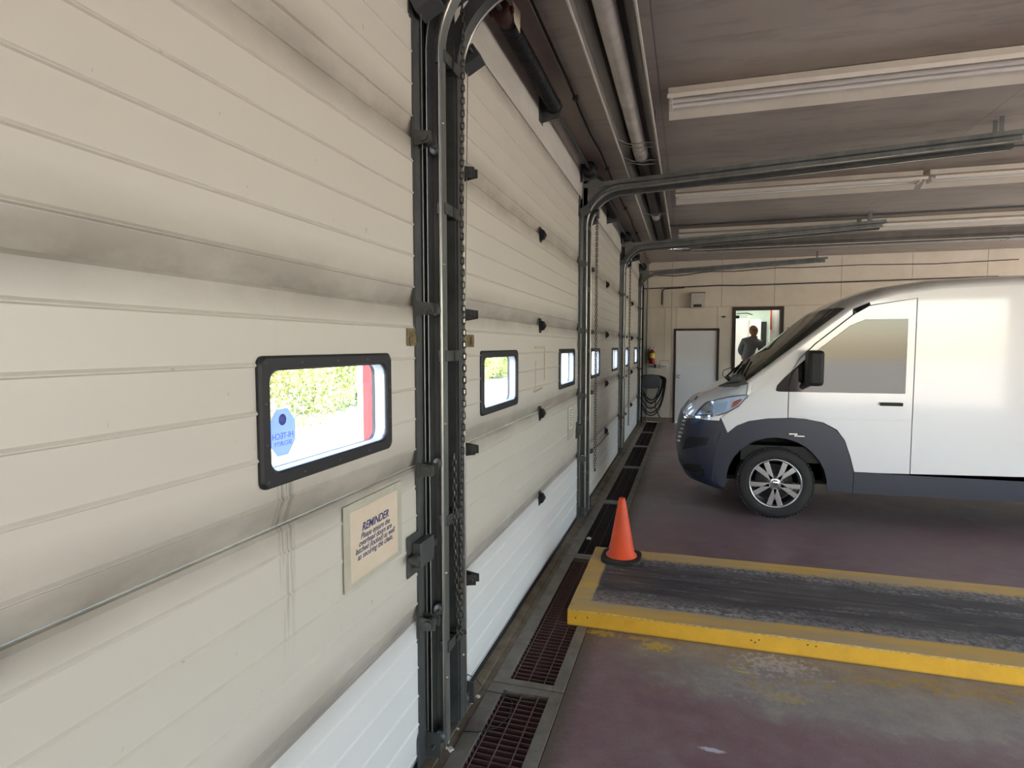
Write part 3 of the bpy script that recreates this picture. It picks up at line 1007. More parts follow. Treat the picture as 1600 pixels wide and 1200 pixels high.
so = empty('octagonal_sticker', (-.018, 1.281, 1.437), 'translucent blue octagonal security sticker in the nearest door window', 'sticker')
oc = [(.056 * math.cos(PI / 8 + PI / 4 * i) * 1.0, .066 * math.sin(PI / 8 + PI / 4 * i)) for i in range(8)]
put('film', MB().prism([(1.281 + u, 1.437 + v) for u, v in oc], 'x', -.0195, -.0187), M_STICK, so)
M_STXT = mat('sticker_print', (92, 104, 180), .6)
rb = (PI / 2, 0, -PI / 2)
text('lettering', 'HI-TECH', .022, M_STXT, so, (.0004, .0, -.016), rb, ext=.0001)
text('lettering', 'SECURITY', .016, M_STXT, so, (.0004, .0, -.034), rb, ext=.0001)
put('badge', MB().lathe([(0, .0004), (.015, .0004), (.015, 0)], (-.0184, 1.281, 1.470), 'x', 16).add([(-.0178, 1.271, 1.466), (-.0178, 1.281, 1.476), (-.0178, 1.291, 1.466), (-.0178, 1.287, 1.464), (-.0178, 1.281, 1.470), (-.0178, 1.275, 1.464)], [(0, 1, 4, 5), (1, 2, 3, 4)]), M_STXT, so)
tag(obj('foil_sticker', MB().box((.004, 1.95, 1.66), (.006, 2.062, 1.725)).box((.006, 1.965, 1.665), (.008, 2.03, 1.70), Matrix.Rotation(.25, 3, 'X')), M_FOIL), 'creased foil sticker at the far edge of the nearest door', 'sticker', 'foil stickers')
tag(obj('foil_sticker', MB().box((.004, 2.53, 1.655), (.006, 2.645, 1.712)).box((.006, 2.60, 1.66), (.009, 2.64, 1.70), Matrix.Rotation(-.2, 3, 'X')), M_FOIL), 'creased foil sticker beside the chain on the second door', 'sticker', 'foil stickers')
tag(obj('foil_sticker', MB().box((.004, 5.40, 1.645), (.006, 5.50, 1.705)), M_FOIL), 'pale foil sticker at the far edge of the second door', 'sticker', 'foil stickers')
t = empty('instruction_label', (.004, 5.12, 1.0), 'small white printed label near the far edge of the second door', 'label')
put('paper', MB().box((.004, 4.98, .84), (.0052, 5.25, 1.14)), M_TAPE, t)
put('label_sheet', MB().box((.0052, 5.02, .93), (.006, 5.20, 1.12)), M_LABELW, t)
for i in range(7):
    put('printed_line', MB().box((.006, 5.045, 1.09 - i * .022), (.0064, 5.175 - (i % 3) * .02, 1.097 - i * .022)), M_GRAYINK, t)
t = empty('tape_residue', (.004, 3.95, 1.5), 'yellowed rectangle of old tape residue between the second door windows', 'tape')
M_RES = mat('yellowed_tape', (196, 184, 148), .5, 0, (206, 198, 176), 10, .6)
for a, b in (((.0035, 3.82, 1.64), (.0045, 4.10, 1.66)), ((.0035, 4.10, 1.42), (.0045, 4.115, 1.66)), ((.0035, 3.79, 1.36), (.0045, 4.06, 1.372)), ((.0035, 3.84, 1.372), (.0045, 3.85, 1.56))):
    put('tape_strip', MB().box(a, b), M_RES, t)
hw = [(.005, 3.79 + .012 * i, 1.352 + .006 * math.sin(i * 2.1) + .0006 * i) for i in range(20)]
put('handwriting', MB().tube(hw, .0009, 4), M_INK, t)
# pull rope on door 3
rp = empty('pull_rope', (.03, 7.42, .56), 'dark pull rope slung from the lower centre hinge of the third door', 'rope')
put('rope', MB().tube([(.03, 7.42, .56), (.035, 7.1, .545), (.04, 6.75, .545), (.04, 6.4, .555), (.03, 6.0, .58)], .006, 6), M_CABLE, rp)
put('hook', MB().tube([(.02, 7.42, .58), (.045, 7.43, .56), (.03, 7.42, .53)], .007, 6), M_BRK, rp)

# loose wiring at the foot of the first post
tag(obj('loose_wire', MB().tube([(.03, 2.16, .10), (.05, 2.20, .12), (.06, 2.3, .16), (.05, 2.42, .17), (.06, 2.50, .11), (.09, 2.56, .02), (.13, 2.58, .006), (.19, 2.58, .006), (.235, 2.52, .008), (.25, 2.42, .008), (.22, 2.33, .008), (.15, 2.28, .008), (.09, 2.27, .006)], .0022, 5), M_CABLE), 'thin black wire looping over the drain beside the first post', 'wire')
for i in range(9):
    x, y = .03 + random.random() * .05, 2.13 + random.random() * .42
    r = .004 + random.random() * .006
    tag(obj('concrete_chip', MB().box((x - r, y - r, 0), (x + r, y + r * 1.4, r), Matrix.Rotation(random.random() * 3, 3, 'Z')), M_LABELW), 'pale crumb of debris on the floor at the first post', 'debris', 'crumbs of debris at the foot of the first post')

# ------------------------------------------------------------------ floor drain
ybars = [-.95 + 1.8 * i for i in range(0, 9)]
names = ['behind the camera', 'at the bottom edge beside the nearest post', 'passing under the left end of the yellow slab', 'beside the orange cone', 'third door, nearer half', 'third door, farther half', 'farthest door, nearer half', 'farthest door, farther half']
yb = [-.94, .865, 2.67, 4.52, 6.25, 8.13, 9.88, 11.53, 13.15]
for g in range(len(yb) - 1):
    y0, y1 = yb[g], yb[g + 1]
    if y1 < 1:
        continue
    lab = 'steel drain grate, ' + (names[g] if g < 4 else 'along the ' + names[g])
    t = empty('drain_grate', (.265, (y0 + y1) / 2, 0), lab, 'drain grate', 'drain grates along the doors')
    fx0, fx1 = .087, .445
    iw0, iw1 = .16, .385
    put('frame_rail', MB().box((fx0, y0 + .003, -.03), (iw0, y1 - .003, .004)), M_DRAIN, t, .002)
    put('frame_rail', MB().box((iw1, y0 + .003, -.03), (fx1, y1 - .003, .004)), M_DRAIN, t, .002)
    put('frame_end', MB().box((iw0, y0 + .003, -.03), (iw1, y0 + .05, .0035)), M_DRAIN, t, .002)
    put('frame_end', MB().box((iw0, y1 - .05, -.03), (iw1, y1 - .003, .0035)), M_DRAIN, t, .002)
    near = g < 3
    mt = M_GRATE if near else M_GRATED
    for xx in ((.178, .255, .335) if near else (.22, .31)):
        put('long_bar', MB().tube([(xx, y0 + .05, -.003), (xx, y1 - .05, -.003)], .0032, 6), mt, t)
    n = int((y1 - y0 - .1) / .036)
    if near:
        me_ = mesh('cross_bar', MB().box((iw0 - .265, -.0028, -.032), (iw1 - .265, .0028, -.004)), mt)
        for i in range(1, n):
            q = obj('cross_bar', me_, None, t)
            q.location = (0, y0 + .05 + i * .036 - (y0 + y1) / 2, 0)
    else:
        m = MB()
        for i in range(1, n):
            yy = y0 + .05 + i * .036
            m.box((iw0, yy - .0028, -.032), (iw1, yy + .0028, -.006))
        put('cross_bars', m, mt, t)['kind'] = 'stuff'
struct('trim_2', MB().box((.0, NEARY, 0), (.05, FARY, .006)), M_CURB, 'rusty steel sill strip at the foot of the doors')
struct('trim_3', MB().box((.436, NEARY, -.2), (.45, FARY, .001)), M_RUST, 'rusty edge angle between drain and floor')
tag(obj('bottle_cap', MB().lathe([(0, .012), (.016, .012), (.02, .008), (.021, 0)], (.20, 4.95, .004), 'z', 12), M_CREAM), 'pale round cap lying on the drain grate behind the cone', 'litter')

# ------------------------------------------------------------------ slab and cone
sl = MB()
SLX1 = 9.2
sl.box((0, 0, 0), (SLX1 - .33, 1.14, .10))
bm = bmesh.new()
me = bpy.data.meshes.new('slab')
me.from_pydata(sl.v, [], sl.f)
bm.from_mesh(me)
bmesh.ops.recalc_face_normals(bm, faces=bm.faces)
bmesh.ops.bisect_plane(bm, geom=bm.verts[:] + bm.edges[:] + bm.faces[:], plane_co=(1.2, 0, 0), plane_no=(1, 0, 0))
bmesh.ops.subdivide_edges(bm, edges=[e for e in bm.edges if max(v.co.x for v in e.verts) < 1.3], cuts=14, use_grid_fill=True)
for v in bm.verts:
    if v.co.z > .09 and (v.co.y < .01 or v.co.y > 1.13 or v.co.x < .01):
        v.co.z -= random.random() * .004
        v.co.y += (random.random() - .5) * .003
bm.to_mesh(me)
bm.free()
me.materials.append(M_SLAB)
slab = obj('concrete_slab', me, None, None, .009)
slab.location = (.325, 3.362, .001)
tag(slab, 'low concrete slab with yellow painted edges and worn black top', 'slab')
for (u, v) in ((1.02, .055), (1.04, .045), (1.06, .062), (1.30, .07), (1.34, .068), (.12, .06), (.05, .05)):
    q = obj('pit', MB().lathe([(0, -.0008), (.004, -.0008), (.0045, .001)], (u, 0, v), 'y', 8), M_PITD, slab)
c = empty('traffic_cone', (.545, 4.285, .101), 'faded orange traffic cone with black base on the yellow slab', 'traffic cone')
m = MB().prism([(.545 + u, 4.285 + v) for u, v in [(math.copysign(abs(math.cos(a)) ** .45, math.cos(a)) * .142, math.copysign(abs(math.sin(a)) ** .45, math.sin(a)) * .142) for a in [2 * PI * i / 32 for i in range(32)]]], 'z', .102, .130)
put('base', m, M_RUB, c, .005)
put('body', MB().lathe([(.112, .130), (.108, .138), (.094, .150), (.026, .535), (.022, .552), (.018, .556), (.015, .552), (.012, .50)], (.545, 4.285, 0), 'z', 36), M_CONE, c)

# ------------------------------------------------------------------ end wall fittings
d = empty('door_5', (H1[0], FARY, 0), 'closed white flush door in a dark brown frame', kind='structure')
put('door_leaf', MB().box((H1[0], FARY - .0, .01), (H1[1], FARY + .045, H1[2])), M_LEAF, d, .003)
for a, b in (((H1[0] - .045, FARY - .03, 0), (H1[0], FARY + .05, H1[2] + .045)), ((H1[1], FARY - .03, 0), (H1[1] + .045, FARY + .05, H1[2] + .045)), ((H1[0], FARY - .03, H1[2]), (H1[1], FARY + .05, H1[2] + .045))):
    put('door_frame', MB().box(a, b), M_BROWN, d, .003)
put('door_knob', MB().lathe([(0, -.07), (.022, -.068), (.03, -.055), (.024, -.04), (.012, -.03), (.012, -.012), (.034, -.01), (.034, 0)], (.82, FARY, 1.0), 'y', 16), M_CHROME, d)
d = empty('door_6', (H2[0], FARY, 0), 'open office doorway in a dark brown frame', kind='structure')
for a, b in (((H2[0] - .06, FARY - .03, STEP - .4), (H2[0] + .01, FARY + .14, H2[2] + .07)), ((H2[1] - .01, FARY - .03, STEP - .4), (H2[1] + .06, FARY + .14, H2[2] + .07)), ((H2[0], FARY - .03, H2[2]), (H2[1], FARY + .14, H2[2] + .07))):
    put('door_frame', MB().box(a, b), M_BROWN, d, .003)
put('threshold', MB().box((H2[0], FARY - .05, STEP - .02), (H2[1], FARY + .12, STEP + .01)), M_ALU, d)
# office behind
OX0, OX1, OY1 = 1.0, 4.6, 17.0
ow = struct('floor', MB().box((OX0, FARY + .12, STEP - .1), (OX1, OY1, STEP)), M_BASEB, 'raised office floor')
struct('ceiling', MB().box((OX0, FARY + .12, 3.0), (OX1, OY1, 3.1)), M_OFFW, 'white office ceiling')
struct('wall_office', MB().box((OX0, OY1, STEP), (OX1, OY1 + .1, 3.0)), M_OFFICE, 'pale green office wall')
struct('wall_office', MB().box((OX0 - .1, FARY + .12, STEP), (OX0, OY1, 3.0)), M_OFFICE, 'pale green side wall of the office')
struct('wall_office', MB().box((OX1, FARY + .12, STEP), (OX1 + .1, OY1, 3.0)), M_OFFW, 'white side wall of the office')
lp = empty('ceiling_light', (2.6, 15.6, 3.0), 'white office ceiling light panel', 'ceiling light')
put('frame', MB().box((1.95, 14.9, 2.97), (3.25, 16.3, 3.0)), M_OFFW, lp)
put('diffuser', MB().box((2.0, 14.95, 2.955), (3.2, 16.25, 2.972)), emis('office_lamp', (255, 252, 244), 5), lp)


def off(px_x, y):                       # x on a ray through the doorway, from the camera's foot
    return CAMX + (px_x - CAMX) * y / FARY


oy = OY1
dl = empty('office_door', (2.3, oy, STEP), 'white panel door on the office back wall', 'door')
put('door_leaf', MB().box((off(1.90, oy), oy - .05, STEP), (off(2.16, oy), oy - .01, 2.40)), M_OFFW, dl, .004)
put('door_frame', MB().box((off(2.16, oy), oy - .06, STEP), (off(2.16, oy) + .06, oy - .0, 2.46)), M_LABELW, dl, .004)
pw = empty('partition', (off(2.58, 15.4), 15.4, STEP), 'white partition with an orange edge inside the office', 'partition')
x_ = off(2.60, 15.4)
put('board', MB().box((x_, 15.35, STEP), (x_ + 1.2, 15.42, 3.0)), M_OFFW, pw)
put('orange_strip', MB().box((x_ - .005, 15.33, 2.05), (x_ + .03, 15.35, 3.0)), mat('orange_paint', (206, 92, 50), .6), pw)
put('inner_door', MB().box((x_ + .14, 15.33, STEP), (x_ + .5, 15.35, 2.65)), M_LABELW, pw)
put('door_pull', MB().box((x_ + .19, 15.30, 1.95), (x_ + .22, 15.33, 2.1)), M_BROWN, pw)
td = empty('towel_dispenser', (off(2.27, oy), oy, 1.95), 'white wall dispenser with dark unit beside the standing person', 'dispenser')
put('case', MB().box((off(2.20, oy), oy - .14, 1.75), (off(2.42, oy), oy, 2.36)), M_OFFW, td, .01)
put('dark_case', MB().box((off(2.44, oy), oy - .12, 1.62), (off(2.53, oy), oy, 2.30)), M_BLACK, td, .01)
pt = empty('telephone_socket', (off(2.56, oy), oy, 1.3), 'small white wall socket with a thin lead', 'socket')
put('plate', MB().box((off(2.535, oy), oy - .03, 1.42), (off(2.575, oy), oy, 1.60)), M_LABELW, pt, .003)
put('lead', MB().tube([(off(2.555, oy), oy - .04, 1.45), (off(2.57, oy), oy - .06, 1.3), (off(2.61, oy), oy - .05, 1.25)], .008, 5), M_CABLE, pt)
dc = empty('door_closer', (H2[0] + .03, FARY + .16, 2.33), 'dark door closer arm at the top of the office doorway', 'door closer')
put('body', MB().box((H2[0] + .01, FARY + .14, 2.24), (H2[0] + .09, FARY + .2, 2.30)), M_BLACK, dc, .004)
put('arm', MB().tube([(H2[0] + .05, FARY + .2, 2.34), (H2[0] + .25, FARY + .35, 2.36), (H2[0] + .38, FARY + .5, 2.33)], .01, 6), M_BRK, dc)

# wall heater box
t = empty('wall_vent_box', (1.17, FARY, 2.6), 'beige metal vent box high on the end wall', 'vent box')
put('case', MB().box((1.03, FARY - .16, 2.46), (1.31, FARY - .01, 2.77)), M_HEAD, t, .01)
put('lid', MB().box((1.02, FARY - .17, 2.765), (1.32, FARY - .01, 2.785)), M_BRK, t, .003)
put('slot', MB().box((1.08, FARY - .168, 2.475), (1.25, FARY - .158, 2.52)), M_BROWN, t, .003)
put('slot_bar', MB().tube([(1.09, FARY - .175, 2.525), (1.24, FARY - .175, 2.525)], .006, 6), M_BLACK, t)
# extinguisher
ex_ = empty('fire_extinguisher', (.245, FARY - .09, 1.28), 'red fire extinguisher with yellow label on the end wall', 'fire extinguisher')
c0 = (.245, FARY - .09, 1.27)
put('cylinder', MB().lathe([(0, 0), (.055, .0), (.062, .015), (.062, .24), (.055, .27), (.03, .295), (.02, .30), (.02, .32)], c0, 'z', 20), M_EXT, ex_)
put('label', MB().lathe([(.0632, .13), (.0632, .235)], c0, 'z', 20), M_YEL, ex_)
put('valve', MB().box((.215, FARY - .105, 1.585), (.285, FARY - .075, 1.615)).box((.22, FARY - .10, 1.63), (.31, FARY - .08, 1.645), Matrix.Rotation(.2, 3, 'Y')), M_CHROME, ex_, .003)
put('discharge_hose', MB().tube([(.225, FARY - .09, 1.60), (.175, FARY - .10, 1.58), (.165, FARY - .12, 1.48), (.178, FARY - .13, 1.36)], .011, 8), M_RUB, ex_)
put('bracket', MB().box((.225, FARY - .03, 1.35), (.265, FARY - .012, 1.52)), M_BLACK, ex_)
ot = empty('outlet_box', (.27, FARY, 1.22), 'small outlet box with black plug under the extinguisher', 'outlet')
put('plate', MB().box((.175, FARY - .04, 1.185), (.285, FARY - .012, 1.255)), M_LABELW, ot, .004)
for xx in (.205, .25):
    put('socket', MB().lathe([(0, -.043), (.016, -.043), (.016, -.038)], (xx, FARY, 1.22), 'y', 10), M_RUST, ot)
put('plug', MB().box((.292, FARY - .07, 1.18), (.33, FARY - .012, 1.262)), M_BLACK, ot, .006)
sw = empty('switch_box', (.50, FARY, 1.22), 'white double switch box with a pencilled outline above', 'switch')
put('plate', MB().box((.425, FARY - .045, 1.17), (.565, FARY - .012, 1.26)), M_LABELW, sw, .005)
for xx in (.46, .50, .54):
    put('toggle', MB().box((xx - .008, FARY - .058, 1.20), (xx + .008, FARY - .045, 1.235)), M_GREY, sw)
for a, b in (((.41, 1.335), (.60, 1.342)), ((.41, 1.27), (.415, 1.335)), ((.595, 1.27), (.60, 1.335))):
    put('outline', MB().box((a[0], FARY - .0135, a[1]), (b[0], FARY - .012, b[1])), M_GRAYINK, sw)
put('conduit', MB().tube([(.515, FARY - .018, 1.345), (.515, FARY - .018, 2.48)], .004, 6), M_WALL, sw)
# hose hanger with coiled hose
hh = empty('hose_hanger', (.24, FARY - .06, .9), 'dark grey rounded hose hanger low on the end wall', 'hose hanger')
pr = [(.24 + .205 * math.copysign(abs(math.cos(a)) ** .6, math.cos(a)), .89 + .15 * math.copysign(abs(math.sin(a)) ** (.9 if math.sin(a) > 0 else .35), math.sin(a))) for a in [2 * PI * i / 28 for i in range(28)]]
put('drum', MB().prism(pr, 'y', FARY - .16, FARY - .04), M_GREY, hh, .012)
put('back_plate', MB().box((.10, FARY - .04, .78), (.38, FARY - .012, 1.0)), M_BRK, hh)
hs = empty('coiled_hose', (.24, FARY - .1, .6), 'black rubber hose coiled over the grey hanger', 'hose')
for i in range(6):
    rx, dz = .21 + .022 * i, .34 + .05 * i + random.random() * .03
    yy = FARY - .07 - .013 * i
    pts_ = []
    for q in range(33):
        a = 2 * PI * q / 32
        z = .93 + (.10 * math.sin(a) if math.sin(a) > 0 else dz * 1.28 * math.sin(a) * (1 if i != 2 else .9))
        pts_.append((.24 + rx * math.cos(a) * (1 if math.sin(a) > 0 else 1 - .12 * abs(math.sin(a))) + .01 * math.sin(3 * a + i), yy, z))
    put('loop', MB().tube(pts_[:-1], .013, 7, close=True), M_CABLE, hs)
put('hose_end', MB().tube([(.42, FARY - .16, .80), (.36, FARY - .17, .55), (.33, FARY - .17, .35), (.40, FARY - .17, .20), (.44, FARY - .16, .10)], .012, 7), M_CABLE, hs)
for (px, pz, nm) in ((1.70, 2.27, 'left of the office doorway'), (2.97, 2.02, 'right of the office doorway')):
    h = empty('coat_hook', (px, FARY, pz), 'small metal hook screwed to the end wall, ' + nm, 'hook', 'wall hooks')
    put('plate', MB().box((px - .03, FARY - .016, pz - .012), (px + .03, FARY - .012, pz + .02)), M_BRK, h)
    put('prong', MB().tube([(px, FARY - .016, pz), (px, FARY - .06, pz - .02), (px, FARY - .08, pz + .01)], .008, 6).tube([(px - .05, FARY - .03, pz), (px + .05, FARY - .03, pz)], .006, 6), M_BRK, h)
tag(obj('conduit', MB().tube([(.06, FARY - .025, 2.90), (1.6, FARY - .025, 2.925), (2.0, FARY - .03, 2.91), (6.5, FARY - .025, 2.95)], .013, 8), M_BRK), 'long horizontal conduit across the end wall', 'conduit')
tag(obj('conduit', MB().tube([(.436, FARY - .025, 2.55), (.436, FARY - .025, 2.80), (.445, FARY - .028, 2.85), (.49, FARY - .03, 2.88), (.60, FARY - .03, 2.888), (.9, FARY - .035, 2.895)], .012, 8), M_HTUBED), 'conduit bend dropping at the vent box side of the end wall', 'conduit')
tag(obj('conduit', MB().tube([(.47, FARY - .022, 2.50), (.47, FARY - .022, 2.78), (.485, FARY - .025, 2.83), (.53, FARY - .025, 2.857), (.8, FARY - .025, 2.872)], .007, 6), M_WALL), 'thin painted pipe bend beside the dark conduit', 'conduit')
cabl = [(.10 + .0, 3.215), (.4, 3.17), (.7, 3.15), (.95, 3.165), (1.2, 3.2), (1.42, 3.22), (1.9, 3.205), (2.3, 3.225), (2.7, 3.25), (3.2, 3.235), (4.2, 3.25), (5.5, 3.22), (6.8, 3.25)]
tag(obj('wall_cable', MB().tube([(x, FARY - .03, z) for x, z in cabl], .008, 6), M_CABLE), 'sagging black cable stapled across the top of the end wall', 'cable')
for xx, mm in ((.055, M_BLACK), (.135, M_STEEL)):
    tag(obj('corner_pipe', MB().tube([(xx, FARY - .25 + .18 * (xx > .1), 0), (xx, FARY - .25 + .18 * (xx > .1), CEIL)], .02 if xx < .1 else .014, 10), mm), ('black' if xx < .1 else 'grey') + ' vertical pipe in the corner beside the hose', 'pipe')

# ------------------------------------------------------------------ ceiling: radiant heaters, lights, cables
RX = .575
h = empty('radiant_heater', (RX, 4, 3.3), 'long tube heater with metal reflector running above the overhead doors', 'heater')
rp_ = [(.425, 3.235), (.44, 3.232), (.452, 3.262), (.492, 3.30), (.51, 3.375), (.64, 3.375), (.66, 3.30), (.70, 3.262), (.712, 3.232), (.727, 3.235)]
rin = [(u, v + .006) for u, v in rp_]
prof = rp_ + rin[::-1]
prof = [(u, v) for u, v in rp_] + [(u + (.0 if .44 < u < .71 else 0), v + .006) for u, v in rp_[::-1]]
put('reflector', MB().prism(prof, 'y', -3.0, 10.15), M_GALV, h)
for xx in (.428, .724):
    put('reflector_lip', MB().tube([(xx, -3.0, 3.234), (xx, 10.15, 3.234)], .008, 6), M_LIPR, h)
put('tube', MB().tube([(RX, -3, 3.285), (RX, 5.2, 3.285)], .055, 16), M_HTUBE, h)
put('coupling', MB().tube([(RX, 5.0, 3.285), (RX, 5.16, 3.285)], .060, 16).tube([(RX, 5.19, 3.285), (RX, 5.24, 3.285)], .059, 16), M_HTUBE, h)
put('dark_tube', MB().tube([(RX, 5.24, 3.285), (RX, 10.1, 3.285)], .050, 14), M_HTUBED, h)
put('coupling', MB().tube([(RX, 7.5, 3.285), (RX, 7.72, 3.285)], .056, 14), M_HTUBE, h)
put('elbow', MB().tube([(RX, 10.0, 3.285)] + [(RX + .3 - .3 * math.cos(a), 10.1 + .3 * math.sin(a), 3.285) for a in [PI / 2 * i / 8 for i in range(9)]] + [(1.25, 10.4, 3.285)], .055, 14), M_ALU, h)
for yy in (-1.2, 2.1, 4.75, 5.2, 7.3, 9.6):
    put('wire_hanger', MB().tube([(.43, yy - .10, 3.24), (RX - .06, yy, 3.225), (RX, yy, 3.222), (RX + .06, yy, 3.225), (.722, yy + .05, 3.24)], .0035, 5).tube([(.43, yy + .04, 3.24), (RX, yy + .12, 3.226), (.75, yy + .16, 3.24)], .003, 5), M_WIRE, h)
    put('hang_chain', MB().tube([(.44, yy, 3.25), (.44, yy, CEIL)], .003, 5).tube([(.71, yy, 3.25), (.71, yy, CEIL)], .003, 5), M_WIRE, h)
h = empty('radiant_heater', (3.5, 10.4, 3.3), 'dark tube heater running crosswise in front of the end wall', 'heater')
pr2 = [(10.25 + (u - .425), v) for u, v in rp_]
pr2 = pr2 + [(u, v + .006) for u, v in pr2[::-1]]
put('reflector', MB().prism(pr2, 'x', 1.0, 8.5), M_GALV, h)
for yy in (10.253, 10.549):
    put('reflector_lip', MB().tube([(1.0, yy, 3.234), (8.5, yy, 3.234)], .008, 6), M_LIPR, h)
put('dark_tube', MB().tube([(1.25, 10.4, 3.285), (8.4, 10.4, 3.285)], .052, 14), M_HTUBED, h)
for xx in (1.32, 1.52, 3.4, 5.4):
    put('wire_hanger', MB().tube([(xx, 10.24, 3.30), (xx, 10.27, 3.21), (xx, 10.4, 3.20), (xx, 10.53, 3.21), (xx, 10.56, 3.30)], .004, 5), M_WIRE, h)


def strip_light(x0, y, lab, g):
    t = empty('fluorescent_light', (x0 + 1.22, y, 3.40), lab, 'ceiling light', g)
    x1 = x0 + 2.44
    put('channel', MB().box((x0, y - .06, 3.385), (x1, y + .06, 3.455)), M_FIXT, t, .004)
    a = [(y - .205, 3.325), (y - .215, 3.35), (y - .06, 3.405), (y - .06, 3.39)]
    b = [(2 * y - u, v) for u, v in a]
    put('reflector_wing', MB().prism(a, 'x', x0, x1), M_FIXT, t)
    put('reflector_wing', MB().prism(b, 'x', x0, x1), M_FIXT, t)
    for yy in (y - .045, y + .045):
        put('lamp_tube', MB().tube([(x0 + .03, yy, 3.365), (x1 - .03, yy, 3.365)], .0165, 10), M_TUBE, t)
    for xx in (x0 + .02, x1 - .02):
        put('lamp_holder', MB().box((xx - .012, y - .07, 3.34), (xx + .012, y + .07, 3.39)), M_LABELW, t, .003)


rows = [(4.42, 'nearest row'), (7.15, 'second row'), (9.62, 'third row')]
for y, nm in rows:
    for x0, which in ((.82, 'left fixture'), (3.32, 'middle fixture'), (5.82, 'right fixture')):
        strip_light(x0, y, 'unlit white fluorescent strip light, %s of the %s' % (which, nm), 'fluorescent strip lights')
tag(obj('ceiling_conduit', MB().tube([(.74, 6.45, 3.44), (7.5, 6.42, 3.44)], .010, 8).box((1.16, 6.40, 3.40), (1.22, 6.48, 3.455)), M_BRK), 'thin conduit across the ceiling between the first two light rows', 'conduit')
tag(obj('ceiling_conduit', MB().tube([(.5, 9.2, 3.44), (7.5, 9.2, 3.44)], .012, 8), M_BRK), 'thin conduit across the ceiling near the third light row', 'conduit')
cpts = [(.185 + .006 * math.sin(i * 1.3), -2 + .5 * i, 3.415 + .01 * math.sin(i * 2.2)) for i in range(31)]
tag(obj('ceiling_cable', MB().tube(cpts, .009, 6), M_CABLE), 'black cable clipped along the ceiling edge above the doors', 'cable')
for i in range(1, 8):
    yy = -1 + i * 1.75
    tag(obj('cable_clip', MB().box((.168, yy - .012, 3.40), (.205, yy + .012, 3.432)), M_BRK), 'small clip holding the black cable at the ceiling edge', 'clip', 'clips of the ceiling cable')

# ------------------------------------------------------------------ the van
YN, YF, YC, HWD = 6.05, 8.09, 7.07, 1.02
van = empty('van', (3.9, YC, 0), 'white delivery van with dark blue-grey bumper, nose towards the overhead doors', 'van')
rows_ = [(1.10, .26, .28, 0), (.96, .30, .34, 0), (.905, .40, .36, 0), (.878, .55, .37, 0), (.872, .70, .37, 0), (.885, .80, .37, 0), (.915, .90, .37, 0), (.955, .955, .35, .0),
         (.985, 1.0, .34, .01), (1.03, 1.055, .33, .02), (1.12, 1.125, .33, .035), (1.26, 1.205, .28, .04), (1.38, 1.265, .20, .02), (1.45, 1.31, .125, .0)]
wsr = [(1.45 + .85 * i / 6, 1.31 + .72 * i / 6, .125 - .01 * i / 6, .006 * i) for i in range(1, 7)]
rf = [(2.45, 2.125, .10, .07), (2.7, 2.225, .06, .11), (3.1, 2.29, .0, .13), (3.6, 2.315, 0, .14), (5.0, 2.33, 0, .14), (6.55, 2.32, 0, .14), (6.72, 2.27, 0, .12), (6.80, 2.05, 0, .02), (6.84, 1.2, 0, 0), (6.84, .45, 0, 0)]
ALL = rows_ + wsr + rf
NV = 36
SN = [math.sin(PI / 2 * (-1 + 2 * i / NV)) for i in range(NV + 1)]


def srf(row, v):
    x, z, S, D = row
    e = 1 - (1 - min(1, abs(v)) ** 3) ** (1 / 2.4)
    return (x + S * e, YC + HWD * v, z - D * e ** .8)


def rowi(t_):
    i = min(int(t_), len(ALL) - 2)
    f = t_ - i
    return tuple(ALL[i][k] * (1 - f) + ALL[i + 1][k] * f for k in range(4))


def loft(r0, r1, v0=-1, v1=1, sub=2, offset=0, nv=None):
    nr = max(1, int((r1 - r0) * sub))
    sn = [v for v in SN if v0 < v < v1]
    vsx = [v0] + sn + [v1]
    V = [srf(rowi(r0 + (r1 - r0) * i / nr), v) for i in range(nr + 1) for v in vsx]
    k = len(vsx)
    return MB().add(V, [(i * k + j, i * k + j + 1, (i + 1) * k + j + 1, (i + 1) * k + j) for i in range(nr) for j in range(k - 1)], True)


iW0, iW1 = 13, 19
put('front_bumper', loft(0, 6.6), M_NAVY, van)
put('hood', loft(6.6, 12.4), M_WHITE, van)
put('cowl', loft(12.4, 13, -.93, .55), M_BLACK, van)
put('cowl_corner', loft(12.4, 13, -1, -.93), M_WHITE, van)
put('cowl_corner', loft(12.4, 13, .55, 1), M_WHITE, van)
put('windscreen', loft(13, 19, -.955, .955), M_GLASSV, van)
for a, b in ((-1, -.955), (.955, 1)):
    put('roof_pillar', loft(13, 19, a, b), M_WHITE, van)
put('roof', loft(19, len(ALL) - 1), M_WHITE, van)
full = loft(0, len(ALL) - 1)
E_ = [(r[0] + r[2], r[1] - r[3]) for r in ALL]
arc = lambda cx, r, a0, a1, n=16: [(cx + r * math.cos(math.radians(a0 + (a1 - a0) * i / n)), .345 + r * math.sin(math.radians(a0 + (a1 - a0) * i / n))) for i in range(n + 1)]
WX, WX2 = 1.812, 5.35
flare = [(1.372, .815), (1.45, .885), (1.56, .935), (1.73, .966), (1.90, .978), (2.05, .972), (2.20, .945), (2.32, .88), (2.39, .78), (2.44, .62), (2.47, .50)]
cowl_i = 13
clad = E_[:7] + [(1.30, .965)] + flare + [(2.47, .30)] + arc(WX, .445, -4, 184) + [(1.35, .28)]
fender = [(1.305, .965), E_[7]] + E_[8:20] + [(2.42, 1.95), (2.12, 1.69), (1.985, 1.545), (1.92, 1.42), (1.900, 1.30), (1.900, .981)] + [(x, z + .004) for x, z in flare[3::-1]]
